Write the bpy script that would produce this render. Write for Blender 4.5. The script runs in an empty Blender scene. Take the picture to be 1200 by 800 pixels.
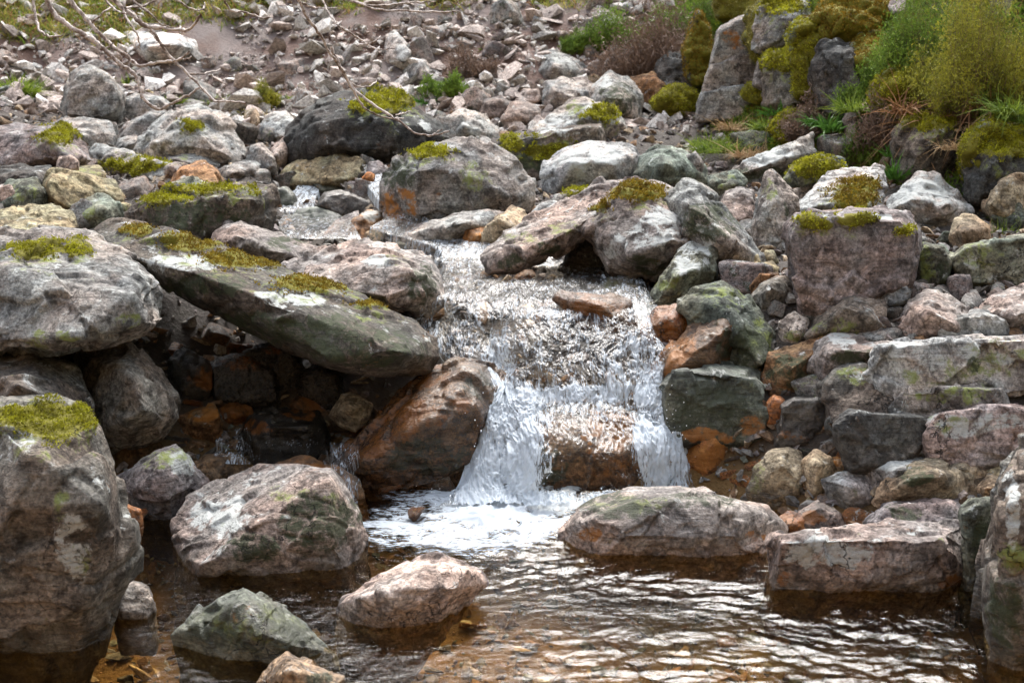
import bpy, bmesh, math, random, time
import numpy as np
from mathutils import Vector
T_START = time.time()
C = bpy.context.scene.collection
SC = bpy.context.scene

# ------------------------------------------------------------------ camera
PITCH = math.atan(300 / 1500.0)
CAM_Z = 1.6
cam_d = bpy.data.cameras.new('camera'); cam = bpy.data.objects.new('camera', cam_d); C.objects.link(cam)
cam.location = (0, 0, CAM_Z); cam.rotation_euler = (math.pi / 2 - PITCH, 0, 0)
cam_d.sensor_width = 36; cam_d.lens = 45; cam_d.clip_start = 0.05; cam_d.clip_end = 500
cam_d.dof.use_dof = True; cam_d.dof.focus_distance = 4.9; cam_d.dof.aperture_fstop = 5.6
SC.camera = cam

# ------------------------------------------------------------------ sky, sun, exposure
SUN_EL, SUN_AZ = math.radians(54), math.radians(9)      # azimuth measured from +Y (ahead) towards +X
w = bpy.data.worlds.new('World'); SC.world = w; w.use_nodes = True
wt = w.node_tree; bg = wt.nodes['Background']
sky = wt.nodes.new('ShaderNodeTexSky'); sky.sky_type = 'NISHITA'; sky.sun_disc = False
sky.sun_elevation = SUN_EL; sky.sun_rotation = SUN_AZ; sky.dust_density = 4; sky.air_density = 1.2
hs = wt.nodes.new('ShaderNodeHueSaturation'); hs.inputs['Saturation'].default_value = 0.45
wt.links.new(sky.outputs[0], hs.inputs['Color']); wt.links.new(hs.outputs[0], bg.inputs[0])
bg.inputs[1].default_value = 0.15
sl = bpy.data.lights.new('sun', 'SUN'); sl.energy = 1.05; sl.angle = math.radians(30); sl.color = (1.0, .975, .94)
so = bpy.data.objects.new('sun', sl); C.objects.link(so)
sd = Vector((math.sin(SUN_AZ) * math.cos(SUN_EL), math.cos(SUN_AZ) * math.cos(SUN_EL), math.sin(SUN_EL)))
so.rotation_euler = sd.to_track_quat('Z', 'Y').to_euler(); so.location = sd * 30
SC.view_settings.view_transform = 'Standard'; SC.view_settings.look = 'None'
SC.view_settings.gamma = 1; SC.view_settings.use_curve_mapping = False
SC.view_settings.exposure = 1.82
SC.cycles.max_bounces = 8; SC.cycles.transparent_max_bounces = 16; SC.cycles.use_denoising = True
SC.cycles.sample_clamp_indirect = 6

# ------------------------------------------------------------------ numeric helpers
rs = np.random.RandomState(7)
_perm = rs.permutation(512).astype(np.int32); _perm = np.concatenate([_perm, _perm])
_g = rs.normal(size=(512, 3)).astype(np.float32); _g /= np.linalg.norm(_g, axis=1)[:, None]
def pn(p, seed=0):
    """gradient noise, about -1..1"""
    p = np.asarray(p, np.float32) + np.float32(seed * 17.31)
    i = np.floor(p).astype(np.int32); f = p - i; u = f * f * f * (f * (f * 6 - 15) + 10)
    x0, y0, z0 = i[:, 0] & 511, i[:, 1] & 511, i[:, 2] & 511
    out = 0
    for dx in (0, 1):
        a = _perm[(x0 + dx) & 511]; wx = u[:, 0] if dx else 1 - u[:, 0]
        for dy in (0, 1):
            b = _perm[(a + y0 + dy) & 511]; wy = wx * (u[:, 1] if dy else 1 - u[:, 1])
            for dz in (0, 1):
                g = _g[_perm[(b + z0 + dz) & 511] & 511]
                out = out + wy * (u[:, 2] if dz else 1 - u[:, 2]) * (g[:, 0] * (f[:, 0] - dx) + g[:, 1] * (f[:, 1] - dy) + g[:, 2] * (f[:, 2] - dz))
    return out * 1.5
def fbm(p, o=4, seed=0, gain=.5):
    s = 0; a = 1; n = 0
    p = np.asarray(p, np.float32)
    for k in range(o):
        s = s + a * pn(p, seed + k * 3.7); n += a; a *= gain; p = p * 2.03
    return s / n
def sstep(a, b, x):
    t = np.clip((x - a) / (b - a), 0, 1); return t * t * (3 - 2 * t)

CP, SP = math.cos(PITCH), math.sin(PITCH)
def ray(px, py):
    """world direction (not unit) of an image point, scaled so that its y is 1"""
    a = (px - 600) / 1500.0; b = -(py - 400) / 1500.0
    y = b * SP + CP; z = b * CP - SP
    return a / y, z / y
def at(px, py, d):
    rx, rz = ray(px, py); return np.array([rx * d, d, CAM_Z + rz * d])
def project(v):
    x, y, z = v[:, 0], v[:, 1], v[:, 2] - CAM_Z
    f = y * CP - z * SP; u = y * SP + z * CP
    return 600 + 1500 * x / f, 400 - 1500 * u / f

def shore(x):
    return np.interp(x, [-3, -1.9, -1.5, -1.1, -.6, 0, .8, 1.1, 1.6, 3], [4.2, 4.5, 5.0, 5.3, 5.35, 5.0, 4.88, 4.5, 4.2, 4.15])
def terrain_z(x, y, rough=True):
    x = np.asarray(x, float); y = np.asarray(y, float); t = y - shore(x)
    z = np.interp(t, [-6, -3, -1, -.4, 0, .3, .6, 1, 1.3, 3, 4.5], [-.3, -.38, -.28, -.16, -.03, .16, .36, .64, .72, .80, .92])
    far = np.interp(y, [0, 9.3, 11.5, 12.2, 13, 17, 20, 40, 80, 120], [0, 0, .38, .62, 1.05, 3.1, 5.2, 19, 44, 60])  # unseen heights past the slope, and outer side hills, raised to darken reflections
    z = z + far
    z = z + np.interp(-y, [1, 4, 20, 60], [0, 1.2, 11, 38])  # unseen rise behind the camera, added to cut front light on the rocks
    xb = np.interp(y, [2, 4, 6, 7.2, 9.5, 12, 14, 18, 30], [7, 5.5, 3.9, 3.05, 1.95, 1.55, 1.75, 2.6, 5])
    s = x - xb
    z = z + np.interp(s, [-.3, 0, .3, 2.2, 4, 20, 60], [0, .06, .36, 2.5, 3.6, 12, 30])
    z = z + np.interp(-x, [2.6, 4.5, 7, 20, 60], [0, .22, 1.0, 7, 26]) * np.clip((y - 3) / 3, 0, 1)
    xc = np.interp(y, [4.8, 6, 6.6, 7, 7.6, 9.3, 11], [.3, .15, -.1, -.35, -.95, -1.5, -1.6])
    ch = np.exp(-((x - .25) / .62) ** 4)
    steep = np.interp(t, [-6, -3, -1, -.4, -.12, 0, .15, .3, .5, .75, 1.3, 3, 4.5], [-.3, -.38, -.28, -.2, -.16, -.02, .18, .36, .50, .56, .62, .80, .92])
    z = np.where((y > 4) & (y < 6.6), z * (1 - ch) + (steep + far) * ch, z)
    z = z - .17 * np.exp(-((x - xc) / np.interp(y, [5, 6.4, 7, 9], [.62, .7, .4, .3])) ** 4) * np.clip((y - 6.0) * 2, 0, 1) * np.clip((10.5 - y), 0, 1)
    if rough:
        sh = np.shape(x); p = np.stack([x.ravel() * 1.7, y.ravel() * 1.7, np.zeros(x.size)], 1)
        n = fbm(p, 3, 5).reshape(sh); z = z + n * .06 * np.clip((y - 1) / 4, .3, 1.6)
    return z
_ys = np.concatenate([np.arange(2.0, 9, .02), np.arange(9, 24, .06)])
def ground_d(px, py):
    rx, rz = ray(px, py); g = terrain_z(rx * _ys, _ys, True); hit = np.nonzero(CAM_Z + rz * _ys <= np.maximum(g, 0.0))[0]
    return float(_ys[hit[0]]) if len(hit) else 16.0

# ------------------------------------------------------------------ object helpers
def tag(o, label=None, cat=None, group=None, kind=None):
    for k, v in (('label', label), ('category', cat), ('group', group), ('kind', kind)):
        if v: o[k] = v
    return o
def mesh_np(name, v, f, mat=None, smooth=True):
    """mesh from arrays; f is (n,3) or (n,4)"""
    me = bpy.data.meshes.new(name); v = np.ascontiguousarray(v, np.float32); f = np.ascontiguousarray(f, np.int32)
    k = f.shape[1]
    me.vertices.add(len(v)); me.vertices.foreach_set('co', v.ravel())
    me.loops.add(f.size); me.loops.foreach_set('vertex_index', f.ravel())
    me.polygons.add(len(f)); me.polygons.foreach_set('loop_start', np.arange(0, f.size, k, dtype=np.int32))
    me.polygons.foreach_set('use_smooth', np.full(len(f), smooth))
    me.update(calc_edges=True)
    if mat: me.materials.append(mat)
    return me
def link(name, me, parent=None, loc=(0, 0, 0)):
    o = bpy.data.objects.new(name, me); C.objects.link(o); o.location = loc
    if parent is not None: o.parent = parent
    return o
def set_attr(me, name, arr):
    a = me.attributes.new(name, 'FLOAT_COLOR', 'POINT')
    c = np.ones((len(me.vertices), 4), np.float32); c[:, :arr.shape[1]] = arr
    a.data.foreach_set('color', c.ravel())
def grid_faces(nu, nv):
    i = np.arange(nu * nv).reshape(nv, nu)
    return np.stack([i[:-1, :-1].ravel(), i[:-1, 1:].ravel(), i[1:, 1:].ravel(), i[1:, :-1].ravel()], 1)
def normals(me):
    n = np.empty(len(me.vertices) * 3, np.float32); me.vertex_normals.foreach_get('vector', n); return n.reshape(-1, 3)

# ------------------------------------------------------------------ material helpers
class NT:
    def __init__(s, name):
        s.m = bpy.data.materials.new(name); s.m.use_nodes = True; s.t = s.m.node_tree; s.t.nodes.clear()
        s.out = s.t.nodes.new('ShaderNodeOutputMaterial')
    def n(s, typ, ins=None, **kw):
        nd = s.t.nodes.new('ShaderNode' + typ)
        for k, v in kw.items(): setattr(nd, k, v)
        for k, v in (ins or {}).items(): s.set(nd.inputs[k], v)
        return nd
    def set(s, sock, v):
        if isinstance(v, bpy.types.NodeSocket): s.t.links.new(v, sock)
        elif isinstance(v, bpy.types.Node): s.t.links.new(v.outputs[0], sock)
        else: sock.default_value = v
    def math(s, op, a, b=0.0, c=0.0, clamp=False):
        nd = s.n('Math', operation=op, use_clamp=clamp); s.set(nd.inputs[0], a); s.set(nd.inputs[1], b); s.set(nd.inputs[2], c); return nd.outputs[0]
    def ss(s, x, a, b, lo=0.0, hi=1.0):
        nd = s.n('MapRange', interpolation_type='SMOOTHSTEP'); s.set(nd.inputs[0], x)
        for i, v in enumerate((a, b, lo, hi)): s.set(nd.inputs[i + 1], v)
        return nd.outputs[0]
    def mix(s, f, a, b, mode='MIX'):
        nd = s.n('Mix', data_type='RGBA', blend_type=mode); s.set(nd.inputs[0], f)
        for i, v in ((6, a), (7, b)):
            if isinstance(v, tuple) and len(v) == 3: v = (*v, 1)
            s.set(nd.inputs[i], v)
        return nd.outputs[2]
    def noise(s, vec, scale, detail=4, rough=.55, dist=0.0):
        nd = s.n('TexNoise', {'Scale': scale, 'Detail': detail, 'Roughness': rough, 'Distortion': dist}); s.set(nd.inputs['Vector'], vec); return nd.outputs[0]
    def mapping(s, vec, scale=(1, 1, 1), rot=(0, 0, 0)):
        nd = s.n('Mapping'); s.set(nd.inputs[0], vec); nd.inputs['Scale'].default_value = scale; nd.inputs['Rotation'].default_value = rot; return nd.outputs[0]
    def sep(s, col):
        nd = s.n('SeparateColor'); s.set(nd.inputs[0], col); return nd.outputs
    def done(s, surf): s.set(s.out.inputs[0], surf); return s.m

def rock_material(name='rock'):
    t = NT(name); tc = t.n('TexCoord').outputs['Object']; oi = t.n('ObjectInfo')
    off = t.n('Vector' 'Math', operation='SCALE'); t.set(off.inputs[0], (7.1, 3.3, 5.7)); t.set(off.inputs['Scale'], oi.outputs['Random'])
    vv = t.n('VectorMath', operation='ADD'); t.set(vv.inputs[0], tc); t.set(vv.inputs[1], off.outputs[0]); V = vv.outputs[0]
    a1 = t.sep(t.n('Attribute', attribute_name='mka').outputs['Color']); a2 = t.sep(t.n('Attribute', attribute_name='mkb').outputs['Color'])
    n1 = t.noise(V, 3.2, 4, .6); n2 = t.noise(V, 13, 7, .68, .3); n3 = t.noise(V, 75, 5, .7); n4 = t.noise(V, 30, 6, .65, .6)
    st = t.noise(t.mapping(V, (1.5, 3, 26), (.5, .35, .2)), 1.6, 6, .65, .35)
    vor = t.n('TexVoronoi', {'Scale': 5.5}, feature='DISTANCE_TO_EDGE')
    wv = t.n('VectorMath', operation='MULTIPLY_ADD'); t.set(wv.inputs[0], t.n('TexNoise', {'Scale': 6.0, 'Detail': 6.0, 'Vector': V}).outputs['Color']); t.set(wv.inputs[1], (.45, .45, .45)); t.set(wv.inputs[2], V)
    t.set(vor.inputs['Vector'], wv.outputs[0])
    crack = t.math('MULTIPLY', t.ss(vor.outputs['Distance'], 0.0, .014, 1, 0), t.ss(n1, .5, .62))
    tint = oi.outputs['Color']
    up = t.sep(t.n('NewGeometry').outputs['Normal'])[2]
    tint = t.mix(t.ss(t.noise(V, 2.1, 5, .7), .36, .64), t.mix(1.0, tint, (.66, .66, .68), 'MULTIPLY'), t.mix(1.0, tint, (1.22, 1.2, 1.18), 'MULTIPLY'))
    c = t.mix(t.ss(n1, .38, .62), t.mix(1.0, tint, (.92, .99, 1.02), 'MULTIPLY'), t.mix(1.0, tint, (1.09, .98, .92), 'MULTIPLY'))
    c = t.mix(t.ss(n4, .50, .66, 0, .85), c, t.mix(1.0, c, (1.7, 1.72, 1.75), 'MULTIPLY'))
    c = t.mix(t.ss(n2, .54, .38, 0, .9), c, t.mix(1.0, c, (.30, .29, .29), 'MULTIPLY'))
    c = t.mix(t.ss(st, .50, .34, 0, .5), c, t.mix(1.0, c, (.35, .33, .33), 'MULTIPLY'))
    c = t.mix(t.ss(n3, .54, .34, 0, .8), c, t.mix(1.0, c, (.30, .30, .31), 'MULTIPLY'))
    c = t.mix(t.ss(n3, .52, .68, 0, .6), c, t.mix(1.0, c, (1.8, 1.8, 1.85), 'MULTIPLY'))
    # lichen, algae, dark growth, rust, moss
    wide = lambda q: t.math('MULTIPLY_ADD', q, 2.0, -.5)
    nl = wide(t.noise(V, 10, 10, .76, .4))
    L = t.math('ADD', t.math('MULTIPLY', a1[1], .30), t.math('ADD', nl, t.math('MULTIPLY', up, .13)))
    c = t.mix(t.ss(L, .74, .90, 0, .85), c, t.mix(n3, (.30, .32, .31), (.60, .62, .60)))
    na = wide(t.noise(V, 13, 10, .76, .3))
    A = t.math('ADD', t.math('MULTIPLY', a1[2], .32), na)
    c = t.mix(t.ss(A, .74, 1.0, 0, .8), c, t.mix(n2, (.07, .09, .02), (.27, .32, .08)))
    nd_ = wide(t.noise(V, 16, 10, .78, .4))
    D = t.math('ADD', t.math('MULTIPLY', a2[2], .40), nd_)
    c = t.mix(t.ss(D, .72, .98, 0, .9), c, t.mix(n3, (.018, .022, .016), (.07, .085, .04)))
    Rr = t.math('ADD', t.math('MULTIPLY', a2[0], .42), wide(t.noise(V, 10, 9, .74)))
    c = t.mix(t.ss(Rr, .76, 1.0, 0, .9), c, t.mix(n2, (.13, .04, .008), (.56, .24, .05)))
    Mo = t.math('ADD', t.math('MULTIPLY', a1[0], .55), t.noise(V, 22, 6, .7))
    c = t.mix(t.ss(Mo, .80, .90, 0, 1), c, t.mix(n2, (.05, .045, .006), (.22, .20, .02)))
    c = t.mix(t.math('MULTIPLY', crack, .85), c, (.02, .02, .02))
    wet = t.math('MAXIMUM', a2[1], t.math('SUBTRACT', 1.0, oi.outputs['Alpha']), clamp=True)
    c = t.mix(wet, c, t.mix(1.0, c, (.50, .45, .38), 'MULTIPLY'))
    rough = t.math('MULTIPLY_ADD', wet, -.66, .86)
    rough = t.math('MULTIPLY_ADD', n3, .12, t.math('SUBTRACT', rough, .05))
    h = t.math('MULTIPLY_ADD', n2, .22, t.math('MULTIPLY', n3, .20))
    h = t.math('MULTIPLY_ADD', st, .3, h); h = t.math('MULTIPLY_ADD', crack, -.5, h); h = t.math('MULTIPLY_ADD', n4, .22, h)
    b = t.n('Bump', {'Strength': 1.0, 'Distance': .035}); t.set(b.inputs['Height'], h)
    p = t.n('BsdfPrincipled'); t.set(p.inputs['Base Color'], c); t.set(p.inputs['Roughness'], rough); t.set(p.inputs['Normal'], b.outputs[0])
    t.set(p.inputs['Specular IOR Level'], t.math('MULTIPLY_ADD', wet, .45, .25))
    return t.done(p.outputs[0])
ROCK = rock_material()

def plant_material(name, c1, c2, scale=6, transl=.25, rough=.7):
    t = NT(name); tc = t.n('TexCoord').outputs['Object']
    n = t.noise(tc, scale, 4, .65); n5 = t.noise(tc, scale * 9, 3, .6)
    c = t.mix(t.ss(t.math('MULTIPLY_ADD', n5, .6, t.math('MULTIPLY', n, .7)), .45, .85), c1, c2)
    p = t.n('BsdfPrincipled', {'Roughness': rough}); t.set(p.inputs['Base Color'], c); t.set(p.inputs['Specular IOR Level'], .2)
    tr = t.n('BsdfTranslucent'); t.set(tr.inputs[0], c); mx = t.n('MixShader', {0: transl}); t.set(mx.inputs[1], p.outputs[0]); t.set(mx.inputs[2], tr.outputs[0])
    return t.done(mx.outputs[0])
MOSS = plant_material('moss', (.07, .06, .006), (.46, .46, .03), 10, .25)
MOSS_BROWN = plant_material('brown_moss', (.07, .035, .008), (.36, .27, .03), 14, .2)
# ------------------------------------------------------------------ rocks
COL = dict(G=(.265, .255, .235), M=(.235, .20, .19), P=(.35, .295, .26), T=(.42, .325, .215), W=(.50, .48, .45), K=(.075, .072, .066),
           B=(.24, .14, .07), O=(.36, .15, .045), N=(.15, .165, .13), Y=(.42, .36, .22), D=(.14, .125, .105), L=(.36, .345, .315))
def parse(s): return [tuple(float(q) for q in p.split(',')) for p in s.split()]
def hull_into(bm, pts):
    vs = [bm.verts.new(p) for p in pts]
    r = bmesh.ops.convex_hull(bm, input=vs)
    gone = [e for e in r['geom_interior'] + r['geom_unused'] if isinstance(e, bmesh.types.BMVert) and e.is_valid]
    bmesh.ops.delete(bm, geom=list(set(gone)), context='VERTS')
def voxel(bm, size):
    me = bpy.data.meshes.new('tmp'); bm.to_mesh(me); bm.free()
    o = bpy.data.objects.new('tmp', me); C.objects.link(o)
    m = o.modifiers.new('r', 'REMESH'); m.mode = 'VOXEL'; m.voxel_size = size; m.adaptivity = 0
    dg = bpy.context.evaluated_depsgraph_get(); ev = o.evaluated_get(dg); em = ev.to_mesh()
    v = np.empty(len(em.vertices) * 3, np.float32); em.vertices.foreach_get('co', v); v = v.reshape(-1, 3)
    n = np.empty(len(em.vertices) * 3, np.float32); em.vertex_normals.foreach_get('vector', n); n = n.reshape(-1, 3)
    e = np.empty(len(em.edges) * 2, np.int32); em.edges.foreach_get('vertices', e); e = e.reshape(-1, 2)
    f = np.empty(len(em.loops), np.int32); em.loops.foreach_get('vertex_index', f)
    lt = np.empty(len(em.polygons), np.int32); em.polygons.foreach_get('loop_total', lt)
    assert (lt == 4).all()
    ev.to_mesh_clear(); bpy.data.objects.remove(o); bpy.data.meshes.remove(me)
    return v.copy(), n, e, f.reshape(-1, 4)
def relax(v, e, k):
    c = np.bincount(e.ravel(), minlength=len(v)).astype(np.float32)[:, None]
    for _ in range(k):
        s = np.stack([np.bincount(e[:, 0], v[e[:, 1], a], len(v)) + np.bincount(e[:, 1], v[e[:, 0], a], len(v)) for a in range(3)], 1)
        v = .4 * v + .6 * s / c
    return v.astype(np.float32)
def chip(v, n, S, seed, k, amp, tilt):
    """split the surface into chipped facets: nearest-centre cells, each tilted and stepped"""
    r = np.random.RandomState(seed)
    lo, hi = v.min(0), v.max(0); ctr = r.uniform(lo, hi, (k, 3)).astype(np.float32)
    wv = v + .10 * S * np.stack([pn(v / (.30 * S), seed + q) for q in range(3)], 1)
    d2 = (wv ** 2).sum(1)[:, None] - 2 * wv @ ctr.T + (ctr ** 2).sum(1)[None]
    i = d2.argmin(1); g = r.normal(size=(k, 3)).astype(np.float32); st = r.uniform(-1, 1, k)
    d = tilt * ((v - ctr[i]) * g[i]).sum(1) + amp * S * st[i]
    return v + n * np.clip(d, -.07 * S, .05 * S)[:, None]
def flatten(v, S, r, k, lo, hi):
    """break flat fracture faces off: cut with planes just inside the hull"""
    for _ in range(k):
        g = r.normal(size=3).astype(np.float32); g /= np.linalg.norm(g); h = v @ g
        top = h.max() - S * r.uniform(lo, hi); over = np.maximum(h - top, 0); v = v - g * (over * .97)[:, None]
    return v
def layers(v, n, S, r, seed, amp):
    """ledges: sheets of stone of uneven thickness standing proud of one another"""
    s = r.normal(size=3) * [.9, .6, 1]; s[2] = abs(s[2]) + .3; s = (s / np.linalg.norm(s)).astype(np.float32)
    ax = v @ s + .05 * S * pn(v / (.5 * S), seed + 7); e_ = np.sort(r.uniform(ax.min(), ax.max(), int(7 + 5 * amp)))
    i = np.searchsorted(e_, ax); off = r.uniform(-1, .3, len(e_) + 1)[i]
    gap = np.min(np.abs(ax[:, None] - e_[None]), axis=1); side = 1 - np.abs(n @ s)
    part = sstep(-.1, .25, pn(v / (.6 * S), seed + 8))
    return v + n * ((off * .016 * S - np.exp(-(gap / (.007 * S + .002)) ** 2) * .018 * S) * side * amp * part)[:, None]
def weather(v, n, e, S, seed, rough=1.0, strat=1.0, vox=.01, rounding=1):
    r = np.random.RandomState(seed)
    v = relax(v, e, 1)
    v = flatten(v, S, r, 5, .0, .055)
    v = v + n * (fbm(v / (.5 * S), 3, seed) * .009 * S * rough)[:, None]
    v = chip(v, n, S, seed + 1, 14, .003 * rough, .045 * rough)
    v = layers(v, n, S, r, seed, min(strat, 1.2))
    v = chip(v, n, S, seed + 2, 240, .0025 * rough, .11 * rough)
    v = v + n * (fbm(v / (.06 * S + .01), 3, seed + 4, .6) * .005 * S * rough)[:, None]
    return relax(v, e, 1)
def area_mask(px, py, areas):
    m = np.zeros(len(px), np.float32)
    for (cx, cy, rx, ry) in areas:
        m = np.maximum(m, 1 - sstep(.55, 1.15, np.sqrt(((px - cx) / rx) ** 2 + ((py - cy) / ry) ** 2)))
    return m
def tufts(name, base, nrm, count, size, mat, parent, seed, origin, blades=3, width=.35):
    """small upright leaf triangles spread over a patch"""
    r = np.random.RandomState(seed); i = r.randint(0, len(base), count * blades)
    b = base[i] + r.normal(size=(len(i), 3)) * size * .45
    n = nrm[i] * .75 + r.normal(size=(len(i), 3)) * .55 + [0, 0, .25]; n /= np.linalg.norm(n, axis=1)[:, None]
    s = np.cross(n, r.normal(size=(len(i), 3))); s /= np.linalg.norm(s, axis=1)[:, None] + 1e-6
    h = size * r.uniform(.5, 1.3, (len(i), 1)); b = b - n * h * .3
    v = np.stack([b - s * h * width, b + s * h * width, b + n * h], 1).reshape(-1, 3)
    me = mesh_np(name, v - origin, np.arange(len(v)).reshape(-1, 3), mat, False)
    return tag(link(name, me, parent), kind='stuff')
T_SPAN = lambda xs: xs.max() - xs.min() > 90
ROCKS = []
LAND = []          # landmarks for the labels of the smaller stones
def R(kind, label, col, out, f='', d=None, t=None, rec=.45, moss=(), lich=(), alg=(), rust=(), dark=(), wet=0, wetz=None,
      hull2=None, rough=1.0, strat=1.0, mossc=0, tuft=True, force=False, sink=False, box=False, rnd=2, cat=None, sc=1.0):
    seed = len(ROCKS) * 13 + 5
    r = np.random.RandomState(seed)
    bm = bmesh.new(); allp = []
    for hi, (o_, f_) in enumerate([(out, f)] + (hull2 or [])):
        P = parse(o_); F = parse(f_) if f_ else []
        ax_, ay_ = sum(p[0] for p in P) / len(P), sum(p[1] for p in P) / len(P)
        P = [(ax_ + (p[0] - ax_) * 1.05, ay_ + (p[1] - ay_) * (1.06 if p[1] < ay_ else 1.02), *p[2:]) for p in P]
        xs = np.array([p[0] for p in P]); ys = np.array([p[1] for p in P]); y1, y0 = ys.max(), ys.min()
        if hi == 0:
            cx = xs[ys > y1 - .15 * (y1 - y0)].mean()
            x_a, x_b = max(xs.min(), -40), min(xs.max(), 1240)
            gd = min(ground_d(cx, y1), *[ground_d(x_a + (x_b - x_a) * q_, y1 - .12 * (y1 - y0)) for q_ in (.2, .8)]) if T_SPAN(xs) else ground_d(cx, y1)
            grounded = (d is None or d >= gd - .02) and not force; d0 = gd if grounded else d; grounded = grounded or sink
            k = d0 / 1500.0 / CP; W = (xs.max() - xs.min()) * k; H = (y1 - y0) * k
            T = t if t else min(.85 * W, 2.2 * H) * 1.0; Y0, Y1 = y0, y1
            S = (W * H * T) ** (1 / 3)
        flat = box or (not F and r.uniform() < .62)
        if flat:
            mx, my = xs.mean(), ys.mean(); tx, ty = r.uniform(-.38, .38), r.uniform(-.55, -.08); ins = r.uniform(.72, .9)
            if box: tx, ty, ins = tx * .25, -.06, .9
            F = [(mx + (p[0] - mx) * ins, my + (p[1] - my) * ins + .03 * (y1 - y0), -.10 + tx * (p[0] - mx) / (xs.max() - xs.min()) * 2 + ty * (p[1] - my) / (y1 - y0)) for p in P]
        elif not F:
            mx, my = xs.mean(), ys.mean()
            for j in range(4):
                a = r.uniform(0, 6.28); q = r.uniform(.15, .72)
                F.append((mx + math.cos(a) * q * (xs.max() - xs.min()) / 2, my + math.sin(a) * q * (y1 - y0) / 2 + .08 * (y1 - y0), (r.uniform(-.42, -.18) if j < 2 else r.uniform(-.12, .12))))
        pts = []
        for p in P:
            h = (Y1 - p[1]) / (Y1 - Y0 + 1e-6)
            kk = p[2] if len(p) > 2 else .10 + rec * h + (0 if 0 < h < .1 else r.uniform(-.04, .04))
            pts.append(at(p[0], p[1], d0 + T * kk))
        for p in F: pts.append(at(p[0], p[1], d0 + T * ((p[2] if len(p) > 2 else 0) - (r.uniform(.04, .24) if f_ and not flat else 0))))
        mx, my = xs.mean(), ys.mean()
        for p in P:
            q = .62; x = mx + (p[0] - mx) * q; y = my + (p[1] - my) * q + .06 * (y1 - y0)
            pts.append(at(x, y, d0 + T * (1.0 if len(p) < 3 else max(1.0, p[2] + .2))))
        if grounded:
            for p in P:
                if p[1] > y1 - .22 * (y1 - y0):
                    b = at(p[0], p[1], d0 + T * .12); b[2] -= (min(.32, .06 + .7 * H) if b[2] < .05 else .10) + .05 * H; b[1] += .03; pts.append(b)
                    b = b.copy(); b[1] += T * .7; b[0] = b[0] * (1 + .5 * T / d0) ; pts.append(b)
        hull_into(bm, pts); allp += pts
    allp = np.array(allp); org = np.array([allp[:, 0].mean(), allp[:, 1].mean(), allp[:, 2].min()])
    vox = max(.0045, 1.75 * d0 / 1280.0, math.sqrt((W * H + W * T + H * T) * 2 / 65000.0))
    vox = min(vox, S / 10)
    v, n, e, fc = voxel(bm, vox)
    v = v - org
    v = weather(v, n, e, S, seed, rough, strat, vox, rnd)
    vw = v + org; px, py = project(vw)
    me = mesh_np(kind, v, fc, ROCK); nn = normals(me)
    wn = fbm(vw * 6, 3, 3)
    fr = (nn[:, 1] < .35)
    M = area_mask(px + wn * 14, py + wn * 10, moss) * fr
    a1 = np.stack([M * 0, area_mask(px + wn * 12, py + wn * 12, lich), area_mask(px + wn * 12, py + wn * 12, alg)], 1)
    we = np.full(len(v), float(wet)) if wet else np.zeros(len(v))
    if wetz is None and org[2] < 0 and not wet: wetz = .06
    if wetz is not None: we = np.maximum(we, 1 - sstep(wetz - .03, wetz + .05, vw[:, 2] + wn * .14))
    if len(moss): a1[:, 2] = np.maximum(a1[:, 2], .8 * area_mask(px + wn * 30, py + wn * 24, [(m_[0], m_[1] + m_[3] * .4, m_[2] * 1.5, m_[3] * 2.0) for m_ in moss]))
    a2 = np.stack([area_mask(px + wn * 12, py + wn * 12, rust), we, area_mask(px + wn * 12, py + wn * 12, dark)], 1)
    if len(moss):
        a1[:, 0] = M; bump = (.5 + .5 * fbm(vw * 22, 3, 8)) * sstep(.25, .7, M)
        v = v + nn * (bump * .018 * min(1.3, d0 / 5))[:, None]; me.vertices.foreach_set('co', np.ascontiguousarray(v, np.float32).ravel()); me.update()
    set_attr(me, 'mka', a1); set_attr(me, 'mkb', a2)
    o = link(kind, me, None, tuple(org)); o.color = (*[c * sc for c in COL[col]], 1)
    tag(o, label, cat or ('boulder' if W > .42 else 'rock'))
    if len(moss) and tuft:
        for q_, ar in enumerate(moss):
            Ma = sstep(0, 1, 1.25 - np.sqrt(((px + wn * 16 - ar[0]) / ar[2]) ** 2 + ((py + wn * 12 - ar[1]) / ar[3]) ** 2) * .9) * fr
            idx = np.nonzero((Ma * .85 + wn * .6 + fbm(vw * 16, 3, 6) * 1.1 > r.uniform(.2, .95, len(v))) & (Ma > .1))[0]
            if len(idx) > 30:
                tufts('moss', (v + org)[idx], nn[idx], int(min(9000, len(idx) * 1.1)), .011 * d0 / 5, MOSS_BROWN if mossc else MOSS, o, seed + q_, org, 3)
    ROCKS.append((o, parse(out), d0, T)); LAND.append((label, (xs.mean(), ys.mean()), (W / k, H / k), d0))
    return o
MRG = 'moss'
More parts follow.
